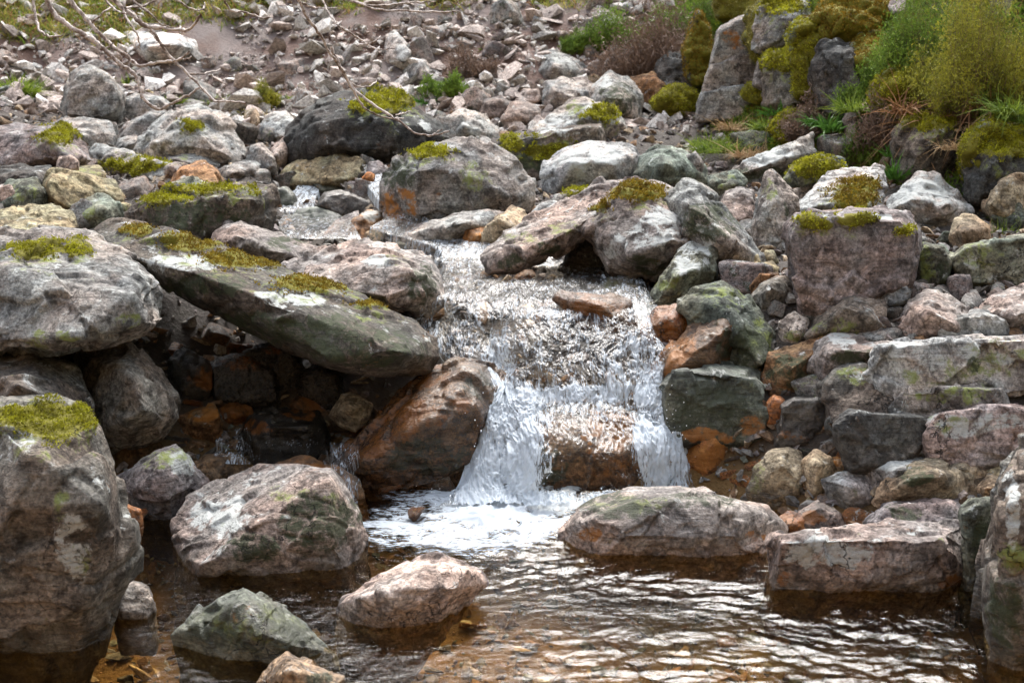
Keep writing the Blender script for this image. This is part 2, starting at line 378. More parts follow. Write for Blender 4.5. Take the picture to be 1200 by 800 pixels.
# ---- foreground and left bank
R('boulder', 'huge dark weathered boulder rising out of the pool, capped with golden moss', 'D',
  '-60,470 60,463 98,474 118,505 136,555 152,650 143,685 62,742 0,760 -60,765', '30,520,0 90,560,.02 60,700,.05 118,590,.05 0,600,-.05', t=.75,
  moss=[(62, 494, 50, 26), (18, 490, 30, 16), (96, 486, 16, 22)], alg=[(95, 650, 14, 30), (70, 590, 14, 26)], lich=[(15, 505, 30, 12), (90, 640, 30, 50)], rec=.3, wetz=.05, sc=1.25)
R('boulder', 'rounded dark grey boulder propped behind the golden-moss boulder', 'D', '-50,420 50,416 82,430 104,470 108,500 60,540 -50,540', '20,450 70,470', d=4.55, t=.7, rec=.5, sc=1.2)
R('boulder', 'broad pinkish grey boulder with an olive moss cushion on top', 'G',
  '-60,280 0,272 60,268 110,277 160,300 187,330 190,375 165,392 90,412 60,420 0,418 -60,415',
  '10,315,.22 100,330,.15 150,345,.08 90,395,-.03 10,400,-.02 170,380,.05', d=4.75, t=.95, rec=.55, moss=[(45, 292, 40, 14), (88, 292, 22, 14)], alg=[(60, 400, 40, 12), (150, 378, 25, 14)], mossc=0, strat=1.5)
R('boulder', 'rough grey-brown boulder wedged under the broad pinkish boulder', 'D', '92,415 150,404 180,430 206,460 209,490 190,515 140,528 110,510 95,470', '150,440 170,480 130,500', d=4.85, t=.6, sc=1.5, strat=.6)
R('slab', 'long dark leaning slab with moss along its upper edge', 'D',
  '112,272,.9 140,264,.9 200,272,.7 300,302,.7 400,340,.6 480,372,.5 504,392,.4 508,418,.3 497,438,.3 440,446,.2 380,428,.2 300,392,.3 200,340,.5 130,302,.7',
  '150,300,.45 230,322,.22 300,345,.12 400,388,.06 470,412,.03 380,420,.0', d=5.0, t=.85, moss=[(225, 286, 44, 11), (285, 306, 60, 12), (158, 271, 26, 8), (370, 334, 60, 11), (440, 358, 30, 8)], lich=[(200, 310, 70, 16), (330, 350, 60, 10)], mossc=1, dark=[(330, 385, 160, 26), (430, 410, 90, 26), (240, 335, 70, 18)], sc=.8, cat='boulder', rough=.6)
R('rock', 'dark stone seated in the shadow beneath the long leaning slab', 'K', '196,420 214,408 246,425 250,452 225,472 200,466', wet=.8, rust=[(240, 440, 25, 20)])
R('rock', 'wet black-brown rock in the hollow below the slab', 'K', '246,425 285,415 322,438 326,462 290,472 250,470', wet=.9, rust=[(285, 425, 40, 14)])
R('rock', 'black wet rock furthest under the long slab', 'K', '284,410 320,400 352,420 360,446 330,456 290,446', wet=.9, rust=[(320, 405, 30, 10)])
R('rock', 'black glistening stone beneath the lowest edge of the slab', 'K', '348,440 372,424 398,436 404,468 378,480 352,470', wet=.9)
R('rock', 'rusty brown stone with a pale pointed face near the hollow', 'B', '207,486 230,478 252,471 261,498 252,512 225,520 208,510', '230,490,-.02 256,485,.0', rust=[(235, 482, 32, 14)], lich=[(240, 496, 8, 4)], wetz=.0)
R('rock', 'wet amber stone lying behind the rusty pointed stone', 'O', '252,478 270,468 294,476 298,490 270,498 255,492', wet=.8, rust=[(275, 480, 30, 14)])
R('boulder', 'wet black boulder with water sheeting over it in the left hollow', 'K', '282,512 296,486 330,478 372,482 388,505 386,530 340,546 300,545 280,535', '320,500,-.02 360,500', wet=1, rust=[(300, 500, 20, 10), (350, 485, 25, 8)])
R('rock', 'tan cracked angular stone at the foot of the leaning slab', 'T', '383,488 400,462 414,458 437,474 432,492 418,508 398,500', '410,480,-.04', d=5.35, rough=.8)
R('rock', 'small reddish wet stones heap topping the black glistening boulder', 'B', '336,472 352,462 368,470 384,474 388,486 350,490', wet=.6, rust=[(360, 475, 30, 15)])
R('rock', 'dark brown pointed stone behind the lime-topped rock', 'B', '127,535 150,518 175,507 190,520 188,545 150,555 130,550', '170,525', sc=.8)
R('rock', 'pyramidal rock with a bright lime green tip', 'M', '135,560 170,538 206,522 222,534 238,562 226,585 204,606 175,600 148,592', '190,545,-.05 200,585,-.03 165,575,-.02', alg=[(190, 538, 42, 16), (205, 530, 22, 16)], lich=[(212, 542, 14, 16)], rec=.3, wetz=.02)
R('rock', 'mottled brown wet stone behind the pale-backed boulder', 'B', '222,548 240,534 275,532 290,548 288,570 240,575', wet=.5, sc=1.5)
R('rock', 'orange brown wet stone at the edge beside the dark rust boulder', 'B', '320,545 355,534 392,545 420,560 425,580 380,590 330,575', wet=.6, rust=[(370, 552, 55, 16)])
R('boulder', 'big wedge boulder with pale grooved back and dark flank', 'P',
  '207,612,.55 225,582,.8 262,560,.95 300,545,1.0 345,546,.9 384,555,.6 408,585,.4 424,612,.35 424,642,.3 330,657,.1 232,668,.0 208,655,.2', '238,655,-.05 300,612,.02 345,583,.18 385,562,.36 390,630,.1', t=.62,
  dark=[(375, 612, 62, 46), (300, 640, 50, 22)], alg=[(345, 578, 40, 10), (390, 590, 20, 14)], lich=[(255, 600, 40, 30)], strat=1.2, wetz=.02, rough=.8, sc=.8)  # masks darken the right flank and pale the left back
R('rock', 'green-black half-sunken rock rising from the pool', 'N', '203,744 235,712 288,690 330,709 362,738 388,764 350,768 280,756 215,752', '285,705,.1 300,740,-.02 340,755,.0', dark=[(295, 735, 100, 40)], wet=.55, alg=[(290, 730, 80, 30)], rec=.35, rough=.7)
R('rock', 'grey wet stone beside the huge pool boulder', 'G', '128,690 140,678 172,684 182,705 176,722 135,722', wet=.5)
R('rock', 'pale tan stone cut by the bottom of the picture', 'T', '296,800 320,776 336,765 358,772 372,788 400,796 402,830 300,830', '340,785,-.03', d=3.35, t=.25, dark=[(375, 795, 22, 10)])
R('rock', 'clean tan pink stone sitting alone in the pool', 'P', '398,712 404,698 440,678 487,652 500,649 545,664 562,672 567,684 555,694 520,712 476,730 410,732 400,722',
  '420,700,.02 470,690,-.02 500,668,.25 535,690,.02 548,668,.3 455,722,-.04', t=.3, rec=.6, rough=.75, strat=.7, wetz=.015, sc=1.25)
R('rock', 'sunken orange stone in the shallow water by the huge boulder', 'O', '130,600 142,588 166,596 168,622 150,634 132,628', wet=.6)
# ---- cascade surroundings
R('boulder', 'wet brown boulder with rust streaks beside the cascade', 'B',
  '395,545 425,520 450,480 480,450 505,428 540,417 572,424 588,445 586,470 570,500 560,530 545,556 480,566 420,560', '480,470,.1 505,490,-.03 540,455,.08 560,480,.03 450,520,-.02 430,535,.0 520,530,-.03', t=.55, rec=.5,
  rust=[(470, 490, 60, 34), (520, 478, 60, 16), (430, 520, 40, 22), (500, 440, 40, 20)], dark=[(500, 535, 80, 24), (560, 450, 24, 20)], wet=1, sc=.9)
R('boulder', 'rounded wet rock the white water pours over', 'B', '592,560 600,520 630,495 680,483 730,485 765,500 775,540 770,575 700,590 610,588', '680,500,.15 640,530,.08 720,530,.08', t=.4, rec=.3,
  rust=[(720, 520, 50, 50)], dark=[(630, 550, 40, 40)], wet=.35, sc=.8, rough=.6, d=4.955, force=True, sink=True)
R('rock', 'brown wet block in the stream with water slipping over its lip', 'B', '648,350 660,342 720,346 738,352 748,385 740,398 715,394 690,380 665,364', '700,358,-.02 725,375,-.03', wet=.9, rust=[(700, 360, 40, 18)], d=5.5, t=.3, sink=True, rec=.2)
R('rock', 'bluish grey stone at the lip of the cascade', 'N', '694,340 715,325 738,320 752,334 748,346 700,349', wet=.4, alg=[(715, 335, 18, 8)], sc=1.3)
R('rock', 'glossy orange rock beside the head of the cascade', 'O', '750,385 768,362 795,355 822,362 822,388 790,408 760,402', '780,375,-.03 800,390', d=5.5, sink=True, wet=.9, rust=[(785, 380, 50, 30)])
R('boulder', 'brown angular boulder with orange left face beside the cascade', 'B', '757,442 778,415 805,385 845,362 866,378 868,395 850,430 835,452 790,460 765,455', '800,425,-.02 850,385,.0 835,425,-.04', t=.4, d=5.3, sink=True, wet=.5, rust=[(790, 410, 35, 30), (775, 440, 20, 20)], dark=[(850, 400, 14, 25)], sc=.9)
R('boulder', 'squat dark green boulder beside the falls', 'N', '772,452 788,432 840,427 885,440 898,460 901,505 880,518 830,522 790,518 776,490', '800,455,-.02 860,455,-.03 870,495,-.02 800,500,.0', t=.45, d=5.08, sink=True, wet=.4, dark=[(830, 480, 70, 45)], rust=[(880, 500, 25, 16), (830, 512, 40, 10)], sc=.9, box=True)
R('rock', 'bright orange pointed stone splashed by the falls', 'O', '795,550 812,515 845,500 860,520 852,545 838,562 810,562', '835,520,-.04', wet=.3, rust=[(825, 530, 40, 35)], rec=.3, rough=.7)
R('boulder', 'low boulder with green film and pink streaked front below the falls', 'P',
  '662,617 678,596 700,580 742,571 790,573 850,580 895,592 916,612 918,632 900,642 800,647 700,640 668,630', '700,605,.08 760,585,.25 830,592,.25 880,605,.15 800,615,.03 720,628,-.02 860,630,.0', t=.36, rec=.55,
  dark=[(720, 592, 60, 22), (820, 588, 70, 12)], alg=[(740, 590, 60, 12)], rust=[(690, 625, 20, 10), (890, 630, 25, 8)], wet=.25, strat=1.8)
# ---- right bank
R('boulder', 'long pink block with white lichen standing in the pool', 'P', '907,640 912,626 1000,620 1040,612 1100,607 1128,608 1137,620 1136,675 1128,690 1000,686 908,685', '915,632,.03 1000,632,.02 1100,632,.04 1125,650,.02 1000,675,-.02 1110,680,-.02 920,678,.0', t=.38, rec=.45,
  lich=[(955, 645, 48, 26), (1000, 655, 30, 16)], rust=[(915, 675, 12, 12), (1110, 680, 30, 8)], wetz=.02, sc=1.0, strat=.6)
R('boulder', 'tall streaked boulder cropped by the frame edge', 'D', '1162,640 1172,560 1190,525 1260,505 1290,600 1290,790 1200,775 1165,745 1160,690', '1185,590,.0 1190,700,.0', t=.6, d=3.55, alg=[(1190, 650, 30, 25)], dark=[(1180, 720, 30, 60)], lich=[(1185, 600, 12, 60)], strat=1.6, sc=1.4, wetz=.05)
R('rock', 'dark mossy upright stone between the pink block and the cropped boulder', 'N', '1130,600 1140,585 1165,582 1176,600 1175,670 1150,690 1135,680', dark=[(1155, 630, 25, 50)], t=.22, box=True)
R('rock', 'purple-grey stone with green patch lying on the pink block', 'M', '1012,610 1040,588 1085,582 1120,586 1134,600 1120,614 1060,618 1018,620', dark=[(1060, 600, 25, 12)], alg=[(1060, 600, 20, 10)], d=4.3, t=.3)
R('rock', 'folded brown rock with dark hollow on top, right bank', 'T', '1022,588 1038,562 1058,545 1100,540 1140,556 1145,572 1130,590 1080,598 1035,600', '1060,565,-.02 1095,555,.0', sc=.75, strat=2, dark=[(1075, 560, 25, 12)], d=4.4, t=.32)
R('rock', 'blue-grey lichen stone behind the folded brown rock', 'G', '1020,548 1034,534 1075,532 1108,540 1106,560 1060,572 1028,566', lich=[(1045, 545, 30, 12)], sc=1.2)
R('rock', 'smooth white and lilac wedge beside the round tan rock', 'W', '962,562 985,552 1020,556 1034,572 1028,592 1000,597 975,580', '995,570,-.03', sc=.95, rough=.6)
R('boulder', 'rounded tan rock with olive flank below the dark green boulder', 'T', '876,575 884,550 902,528 925,523 945,535 951,560 945,582 925,597 890,594', '915,545,-.03 935,560,-.02', alg=[(888, 560, 14, 30)], dark=[(945, 580, 10, 20)], sc=.85, wetz=.1, rec=.35)
R('rock', 'cream stone squeezed behind the round tan rock', 'T', '940,540 955,527 972,532 982,548 976,575 950,585 944,565')
R('rock', 'golden brown block above the white wedge', 'T', '962,540 975,533 1000,534 1003,548 985,556 966,555', rust=[(985, 540, 20, 10)])
R('rock', 'wet wine-red stone in the channel behind the pink block', 'M', '935,600 960,588 985,600 990,618 960,626 930,622', wet=.8, rust=[(950, 605, 20, 12)], sc=1.2)
R('rock', 'orange wet stone beside the wine-red stone', 'O', '905,612 925,596 942,604 945,622 915,630', wet=.8, rust=[(925, 612, 25, 15)])
R('rock', 'small upright pale wedge leaning on the lilac-grey boulder', 'P', '1086,536 1092,516 1104,510 1116,528 1112,541', d=4.65, t=.1)
R('rock', 'thin flat grey stone in the dark gap', 'G', '1030,524 1050,518 1072,520 1074,530 1045,533', d=4.75, t=.12)
R('rock', 'tan wedge beside the folded brown rock', 'T', '1098,556 1118,536 1140,538 1160,552 1150,566 1110,566', '1125,548,-.04')
R('rock', 'beige stone at the corner of the cropped boulder', 'T', '1142,570 1165,552 1195,556 1200,575 1175,590 1150,585')
R('rock', 'pale buff stone wedged high beside the cropped boulder', 'Y', '1150,552 1175,538 1210,536 1210,555 1170,562', d=4.55, t=.2)
R('boulder', 'lilac-grey lichen boulder under the green-white slabs', 'M', '1076,505 1094,480 1150,473 1220,478 1250,510 1220,542 1150,546 1098,538 1078,522', '1110,500,.05 1170,500,.02 1150,525,-.02', lich=[(1120, 500, 50, 16), (1170, 495, 40, 14)], alg=[(1120, 498, 40, 12)], sc=1.4, d=4.7, t=.45, box=True)
R('slab', 'white and lime lichen slab, uppermost of the stacked ledge', 'W', '1014,422 1026,404 1100,396 1180,392 1260,396 1260,455 1180,462 1130,466 1060,474 1038,468 1018,442', '1040,425,.03 1120,428,.02 1200,425,.02 1050,448,-.01 1150,446,.0', d=4.95, t=.6, rec=.6, cat='boulder',
  lich=[(1070, 420, 55, 22), (1150, 415, 60, 14)], alg=[(1160, 420, 70, 30), (1100, 440, 60, 16)], dark=[(1142, 430, 9, 16)], sc=.85, box=True)
R('slab', 'green dusted slab, second of the stacked ledge', 'G', '1036,476 1056,456 1120,452 1176,452 1184,474 1130,500 1090,512 1042,502', d=4.9, t=.5, alg=[(1120, 462, 70, 14)], lich=[(1060, 478, 18, 8)], cat='boulder', box=True)
R('slab', 'dark wet slab at the base of the stacked ledge', 'K', '974,496 996,480 1050,482 1110,490 1105,520 1040,545 998,542 980,515', d=4.85, t=.45, sc=1.5, wet=.3, cat='boulder', box=True)
R('boulder', 'dark olive block supporting the white lime slab', 'D', '962,452 976,426 1010,420 1050,440 1052,492 1000,500 970,492', d=4.95, t=.45, alg=[(1000, 440, 30, 16)], sc=1.1)
R('boulder', 'pinkish lichen-blotched boulder touching the white lime slab', 'P', '948,425 958,402 975,393 1010,393 1040,398 1052,410 1045,438 1000,446 960,450', '975,410,-.02 1020,412,.0', lich=[(985, 398, 18, 8), (1030, 402, 16, 6)], dark=[(1000, 420, 40, 20)], d=5.1, t=.4, sc=.85)
R('boulder', 'mossy brown rounded rock above the little side trickle', 'B', '893,440 900,415 930,404 968,392 985,396 965,418 952,440 940,462 900,458', '930,430,-.02', dark=[(925, 435, 40, 26)], t=.4)
R('rock', 'dark wet blocky stone below the side trickle', 'K', '912,510 915,475 930,466 972,466 974,485 955,500 948,522 920,522', '940,478,-.02 945,505,-.03', wet=.7, sc=1.6, rust=[(930, 512, 25, 8)], t=.25, box=True)
R('rock', 'small orange stone lodged beside the dark green boulder', 'O', '896,478 905,462 920,466 922,480 908,500 898,495', wet=.6, d=5.0, t=.12)
R('rock', 'greyish fallen chunk on the ledge foot', 'G', '955,540 960,520 975,512 988,520 984,538 965,545', wet=.4, sc=.7)
R('boulder', 'green and black slab sloping down to the dark green boulder', 'N', '797,352 815,338 850,331 878,350 908,385 917,415 905,436 885,445 850,440 830,420 820,380', '850,360,.15 880,395,.05 890,425,.0', t=.5, alg=[(850, 350, 40, 18), (890, 395, 14, 30)], dark=[(870, 410, 45, 40)], sc=.9)
R('rock', 'white-topped stone with a lime base in the gap', 'L', '913,378 930,366 948,372 951,388 940,400 918,398', alg=[(930, 392, 20, 8)], sc=1.2)
R('boulder', 'dark grey-green boulder in front of the big mauve boulder', 'D', '948,396 960,370 985,345 1012,340 1036,348 1043,365 1042,392 1030,402 990,402', '990,360,.0 1025,370,-.02', alg=[(980, 385, 40, 16)], t=.45, sc=1.2)
R('rock', 'long grey stone resting across the dark grey-green boulder', 'G', '1012,345 1030,328 1055,321 1071,338 1068,352 1045,360 1030,358', d=5.75, t=.3)
R('boulder', 'pinkish boulder with layered top beside the round stone', 'P', '1050,385 1060,358 1085,342 1100,340 1130,358 1141,378 1138,396 1100,402 1065,398', '1085,365,-.02 1120,380,-.02', t=.5, sc=.9, strat=1.5)
R('rock', 'flat grey block in front of the layered pinkish boulder', 'G', '1096,388 1110,372 1150,366 1182,372 1184,392 1160,402 1105,403', t=.35, sc=1.2, box=True)
R('rock', 'round grey ball-like stone in a dark hole', 'G', '1126,352 1132,344 1145,343 1153,352 1150,362 1138,366 1128,360', rough=.4, t=.12, sc=1.1)
R('boulder', 'sloping pale pink stone against the frame edge', 'P', '1140,365 1160,345 1200,333 1240,335 1240,372 1180,378 1148,378', t=.4)
R('boulder', 'sage green flat-faced slab near the grass clump', 'N', '1112,300 1130,288 1200,276 1240,276 1240,335 1170,335 1130,330 1118,315', '1130,300,.05 1180,315,.0', alg=[(1150, 300, 50, 16)], lich=[(1140, 305, 16, 10)], t=.5, sc=1.4, box=True)
R('rock', 'lime-streaked stone beside the big mauve boulder', 'N', '1074,300 1082,285 1105,288 1117,305 1110,330 1085,335 1074,325', alg=[(1085, 305, 14, 28)], dark=[(1105, 320, 14, 20)], t=.3)
R('rock', 'tan block set behind the sage green slab', 'T', '1112,275 1120,255 1140,252 1160,265 1160,285 1130,290', t=.3, sc=.9)
R('boulder', 'big mauve boulder with moss dripping over its top edge', 'M',
  '925,265 935,252 1000,247 1060,250 1076,270 1076,300 1070,330 1040,342 1000,350 965,360 945,368 932,330', '940,272,.0 1068,275,.0 1000,268,.0 950,350,-.02 1060,325,-.01', t=.6, rec=.28,
  moss=[(955, 262, 22, 10), (1000, 256, 30, 9), (1060, 272, 14, 6)], mossc=0, lich=[(950, 256, 20, 6), (1030, 254, 20, 6)], strat=.6, sc=1.0, box=True)
R('boulder', 'pale slab crowned with a brown and yellow moss patch', 'W', '927,250 945,228 962,208 985,197 1012,195 1034,197 1038,215 1032,240 1026,256 980,256 935,256', '960,240,.1 1010,245,.05', d=6.9, t=.5, rec=.8,
  moss=[(1000, 232, 32, 18), (1015, 216, 20, 8)], mossc=1, sc=.85)
R('boulder', 'knobbly grey-white boulder at the foot of the fern bank', 'W', '1033,250 1055,222 1075,203 1095,202 1120,222 1140,245 1138,262 1100,268 1050,265', '1075,230,-.02 1110,245,-.02', t=.6, lich=[(1080, 225, 50, 25)], rough=1.5, sc=.75)
R('rock', 'buff stones corner piece below the bank edge', 'T', '1155,240 1170,212 1195,200 1230,205 1230,250 1180,256', t=.4)
R('boulder', 'pale pyramid-shaped stone with black spots', 'L', '882,275 888,240 897,205 906,199 925,220 938,238 934,270 925,290 895,292', '905,240,-.03 915,275,-.02', t=.4, alg=[(900, 220, 10, 18)], dark=[(920, 245, 5, 10)], rec=.3)
R('rock', 'lilac grey knuckled stone between pyramid and moss slab', 'G', '930,225 950,205 975,189 988,196 985,215 960,232 938,240', sc=1.25)
R('rock', 'moss-covered log-shaped stone below the bank', 'N', '915,212 930,196 965,182 990,184 992,198 950,208 925,222', moss=[(955, 196, 38, 14)], d=7.6, t=.3)
R('slab', 'long tilted white-edged slab at the bank foot', 'L', '853,208 862,194 900,178 940,160 953,155 955,180 935,192 900,212 875,218 858,214', '870,202,.0 920,185,.0', t=.5, dark=[(890, 205, 50, 12)], lich=[(900, 185, 50, 10)], cat='boulder')
R('rock', 'pink block beneath the tilted white-edged slab', 'P', '840,245 850,225 872,218 885,222 884,255 860,260', t=.4)
R('rock', 'lichen-green stone beside the pink block', 'N', '830,225 842,205 862,198 876,212 870,224 845,232', alg=[(850, 212, 24, 14)], sc=1.5)
R('rock', 'grey stone beside the grassy foot of the cliff', 'G', '798,205 800,186 815,176 824,190 822,212 808,220')
R('boulder', 'black and white mottled boulder sloping towards the big mauve one', 'L', '780,235 800,214 822,216 850,245 880,282 893,300 870,316 830,318 790,300', '815,240,.0 850,280,-.02', t=.6, dark=[(830, 260, 45, 30)], lich=[(820, 280, 30, 20)], sc=.8)
R('boulder', 'great split boulder with a mossy crest over the cave', 'P',
  '682,268 700,245 722,222 745,210 775,214 800,232 826,262 845,290 830,312 790,328 745,324 718,318 700,295', '730,235,.22 770,245,.12 790,280,.0 740,300,-.03 715,275,.03 820,300,.05', t=.7, rec=.4,
  moss=[(745, 225, 40, 12), (700, 240, 20, 9)], mossc=1, lich=[(770, 270, 40, 30), (720, 290, 20, 20)], dark=[(760, 310, 30, 12)], strat=1.8, sc=.8, d=6.1)
R('slab', 'long tan slab bridging the dark cave above the stream', 'P', '564,300,.25 572,288,.4 600,268,.6 650,243,.9 700,220,1.1 735,214,1.1 725,235,.7 700,262,.5 690,278,.2 645,302,.1 605,319,.1 570,318,.1', '600,295,.05 660,275,.12 700,250,.3 610,310,.0', t=.5, d=6.2, alg=[(665, 270, 30, 12), (610, 280, 30, 10)], dark=[(595, 308, 30, 10), (640, 290, 20, 10)], cat='boulder', sc=.9)
R('rock', 'black stone inside the cave under the tan slab', 'K', '655,318 665,295 680,278 700,285 712,312 700,322', d=6.6, t=.3)
R('boulder', 'folded grey-green rock with ribbed layers above the orange rock', 'N', '752,372 760,352 775,325 795,295 820,282 838,295 842,325 820,345 790,350 775,372', '790,325,.0 815,315,.0', t=.45, strat=2.4, lich=[(815, 305, 28, 24)], alg=[(780, 330, 20, 16)], sc=1.2)
R('rock', 'olive tan block above the dark leaning stone', 'Y', '852,305 865,294 890,297 893,308 870,316', sc=.7)
R('rock', 'yellowish flat stone in the rubble pocket', 'Y', '856,322 872,310 905,306 912,314 900,328 870,332', sc=.75)
R('rock', 'small cream cube in the rubble pocket', 'Y', '890,306 896,292 908,293 913,306 900,312', sc=.8)
R('rock', 'dark leaning stone with pale top in the rubble pocket', 'D', '876,352 890,332 918,322 931,335 934,355 900,368 882,364', '905,335,-.04', sc=1.3, t=.3)
R('rock', 'brown rubble stone tucked below the yellowish flat one', 'B', '878,335 890,320 912,318 916,328 895,345', sc=1.4)
# ---- centre, upstream
R('boulder', 'striated grey boulder with rusty mossy end in midstream', 'G',
  '449,200 465,188 495,178 535,162 575,172 600,185 616,210 622,235 600,244 560,240 520,250 488,260 455,250 450,225', '490,195,.05 495,250,-.03 545,205,.0 600,225,.0 478,205,.0', t=.6, rec=.35,
  rust=[(468, 240, 26, 24)], dark=[(468, 205, 24, 24)], moss=[(505, 180, 32, 9)], alg=[(560, 215, 24, 30)], strat=2.2, sc=1.2)
R('boulder', 'pale-topped block with black mossy front behind the striated boulder', 'D', '590,172 605,160 650,152 704,147 708,160 705,185 680,210 640,215 610,205', '610,172,.05 690,165,.02 640,200,-.02', t=.6, rec=.6, moss=[(600, 168, 16, 10), (645, 178, 40, 14)], lich=[(660, 157, 50, 5)], dark=[(640, 190, 50, 20)], sc=1.0, box=True)
R('boulder', 'smooth white rounded boulder with a dark crack', 'W', '635,208 640,190 660,175 690,166 735,169 750,180 745,200 725,214 690,218 655,226 640,222', '670,190,.0 720,190,.0 660,215,-.02', t=.55, rough=.6, sc=.9, lich=[(690, 190, 50, 25)])
R('boulder', 'smooth grey-green wedge beside the smooth white boulder', 'N', '742,205 752,182 775,169 800,175 825,192 828,212 800,222 760,222', '780,190,.0', t=.55, sc=1.5, rough=.7)
R('boulder', 'pale lichened boulder with moss stripe near the scree', 'L', '619,155 640,138 668,118 690,116 715,126 735,148 722,162 680,165 640,165', '690,135,.0 660,150,.0', t=.7, moss=[(705, 133, 22, 12)], alg=[(675, 130, 16, 14)], lich=[(650, 145, 30, 12)])
R('boulder', 'white and black mottled outcrop block below the twiggy bush', 'L', '690,130 695,100 715,84 735,90 752,112 750,140 720,145', t=.7, dark=[(725, 115, 25, 25)], lich=[(700, 95, 20, 10)])
R('boulder', 'flat-topped pale stone with grey side near the scree', 'L', '636,115 640,96 660,90 697,100 696,112 672,128 645,128', '650,105,.0 670,115,-.02', t=.6, sc=1.1)
R('boulder', 'pointed pale rock standing highest in the stream gap', 'L', '630,90 636,62 645,58 680,72 694,82 680,94 640,94', '650,78,.0', t=.7)
R('rock', 'pinkish slab stone leaning among the gap rubble', 'P', '586,142 598,120 612,116 634,128 630,146 600,150', '610,135,-.02', t=.5, sc=.8)
R('rock', 'brown block beside the leaning pink slab stone', 'P', '560,138 566,117 588,114 602,122 590,140', t=.4, sc=.6)
R('rock', 'pale pink flat stone in the stream gap', 'P', '600,118 612,104 632,102 636,118 615,124', t=.4, sc=1.2)
R('boulder', 'pale blocky rock behind the midstream boulder', 'L', '518,162 524,138 540,128 565,132 584,150 582,164 550,166', '545,148,-.02', t=.6, sc=1.15)
R('boulder', 'large dark domed boulder with bright moss and white lichen spot', 'K',
  '333,170 338,148 358,128 400,108 440,102 468,108 490,122 510,145 524,165 515,185 470,190 400,192 345,190', '370,145,.1 430,135,.05 480,150,.02 440,175,-.02 380,170,.0', t=1.0, rec=.5,
  moss=[(455, 118, 32, 16), (425, 125, 20, 8)], lich=[(418, 142, 10, 9), (500, 150, 8, 8)], sc=.95)
R('slab', 'flat tan slab lying in front of the dark domed boulder', 'Y', '328,205 340,192 380,182 425,180 430,190 425,208 380,215 335,214', t=.6, sc=.85, cat='boulder')
R('rock', 'brown stone beside the rusty mossy midstream boulder', 'M', '428,205 432,190 446,187 454,198 450,214 436,214', sc=1.1)
R('rock', 'dark flat wet stone at the top of the stream', 'N', '361,215 364,205 400,203 425,208 433,214 420,224 375,224', wet=.5)
R('rock', 'small orange stone between two wet stones', 'O', '424,210 430,201 440,204 439,214', d=8.6, t=.2)
R('boulder', 'black wet stone with ridges splitting the stream', 'K', '372,240 380,226 400,224 425,230 440,240 432,252 400,254', wet=.8, sc=1.4, t=.3)
R('boulder', 'grey-green wet stone sloping into the stream', 'N', '334,262 350,246 372,241 402,252 398,262 350,266', wet=.6, t=.3)
R('rock', 'dark mossy streamside stone beside the rapid', 'N', '308,232 315,220 335,218 346,228 348,242 325,246', wet=.5, dark=[(325, 232, 25, 12)])
R('rock', 'brown and white rock standing between two channels', 'B', '408,275 412,258 432,246 448,250 454,270 450,286 420,288', wet=.4, lich=[(435, 252, 14, 6)], t=.3, sc=1.5)
R('rock', 'smooth pale pink wedge in the middle of the rapid', 'P', '380,274 392,258 420,246 422,262 404,278', wet=0, t=.25, sc=1.3, rough=.5)
R('slab', 'cream streaked slab at the foot of the striated boulder', 'L', '480,275 500,262 530,250 570,245 595,250 588,264 550,272 505,280', t=.5, rough=.8, cat='boulder')
R('boulder', 'cream knuckled stone between slab and midstream boulder', 'T', '560,275 580,258 600,242 622,252 625,268 590,282', t=.4, sc=1.05)
R('rock', 'brown cube-like stone with orange sides above the lip', 'B', '541,286 545,262 565,263 582,280 574,288', '560,275,-.03', rust=[(560, 280, 25, 10)], sc=1.7, t=.25)
R('rock', 'golden round-cornered stone above the lip', 'T', '481,292 486,279 505,276 518,286 516,295 490,296', rust=[(500, 288, 20, 6)], t=.2)
R('rock', 'tan square stone beside the golden stone', 'T', '515,285 522,268 538,267 544,280 536,288', t=.2, sc=.9)
R('rock', 'small greenish stone in the shallow rapid', 'N', '449,294 458,284 475,284 482,293 465,297', wet=.6, t=.15)
R('rock', 'pink grey stone behind the golden stone', 'P', '470,283 480,266 500,258 520,262 518,278 490,284', t=.3)
R('rock', 'white lichen stone by the striated boulder foot', 'W', '623,250 634,236 652,235 662,244 655,254 630,255', t=.25, sc=.8)
R('rock', 'mossy flat stone before the smooth white boulder', 'L', '644,240 650,228 672,222 700,224 702,232 675,242', moss=[(680, 226, 20, 7)], t=.3)
R('rock', 'small orange pebble rock poking through the stream', 'O', '600,326 612,315 625,316 632,325 615,330', wet=.7, t=.12)
R('boulder', 'pink-topped bedrock block with mossy black side by the lip', 'P',
  '322,320,.6 345,308,.6 378,288,.8 430,284,.9 485,294,.9 505,305,.7 514,330,.3 517,355,.15 500,368,.1 462,362,.05 420,345,.05 360,335,.1', '470,315,.1 495,325,.1 410,312,.35 465,350,.0', t=.75, d=5.6,
  dark=[(495, 335, 26, 34)], alg=[(465, 305, 20, 8)], lich=[(440, 305, 20, 8)], wetz=.45)
R('boulder', 'pink dark-edged boulder behind the long leaning slab', 'P', '248,290 252,272 272,260 300,266 345,280 373,292 370,308 300,312', '280,278,.0 320,295,.0', t=.6, d=6.3, dark=[(335, 285, 40, 12)], sc=.85)
R('boulder', 'big dark mossy slab-sided rock across the left bank', 'D',
  '148,250 165,236 200,222 260,217 318,219 322,238 318,262 300,286 250,292 180,288 150,270', '180,240,.1 250,232,.08 305,232,.06 290,275,.0 200,280,.0', t=.6, dark=[(230, 255, 80, 24)], moss=[(245, 222, 60, 7), (195, 235, 30, 8)], tuft=True, mossc=0, sc=.9, d=6.7, strat=1.6)
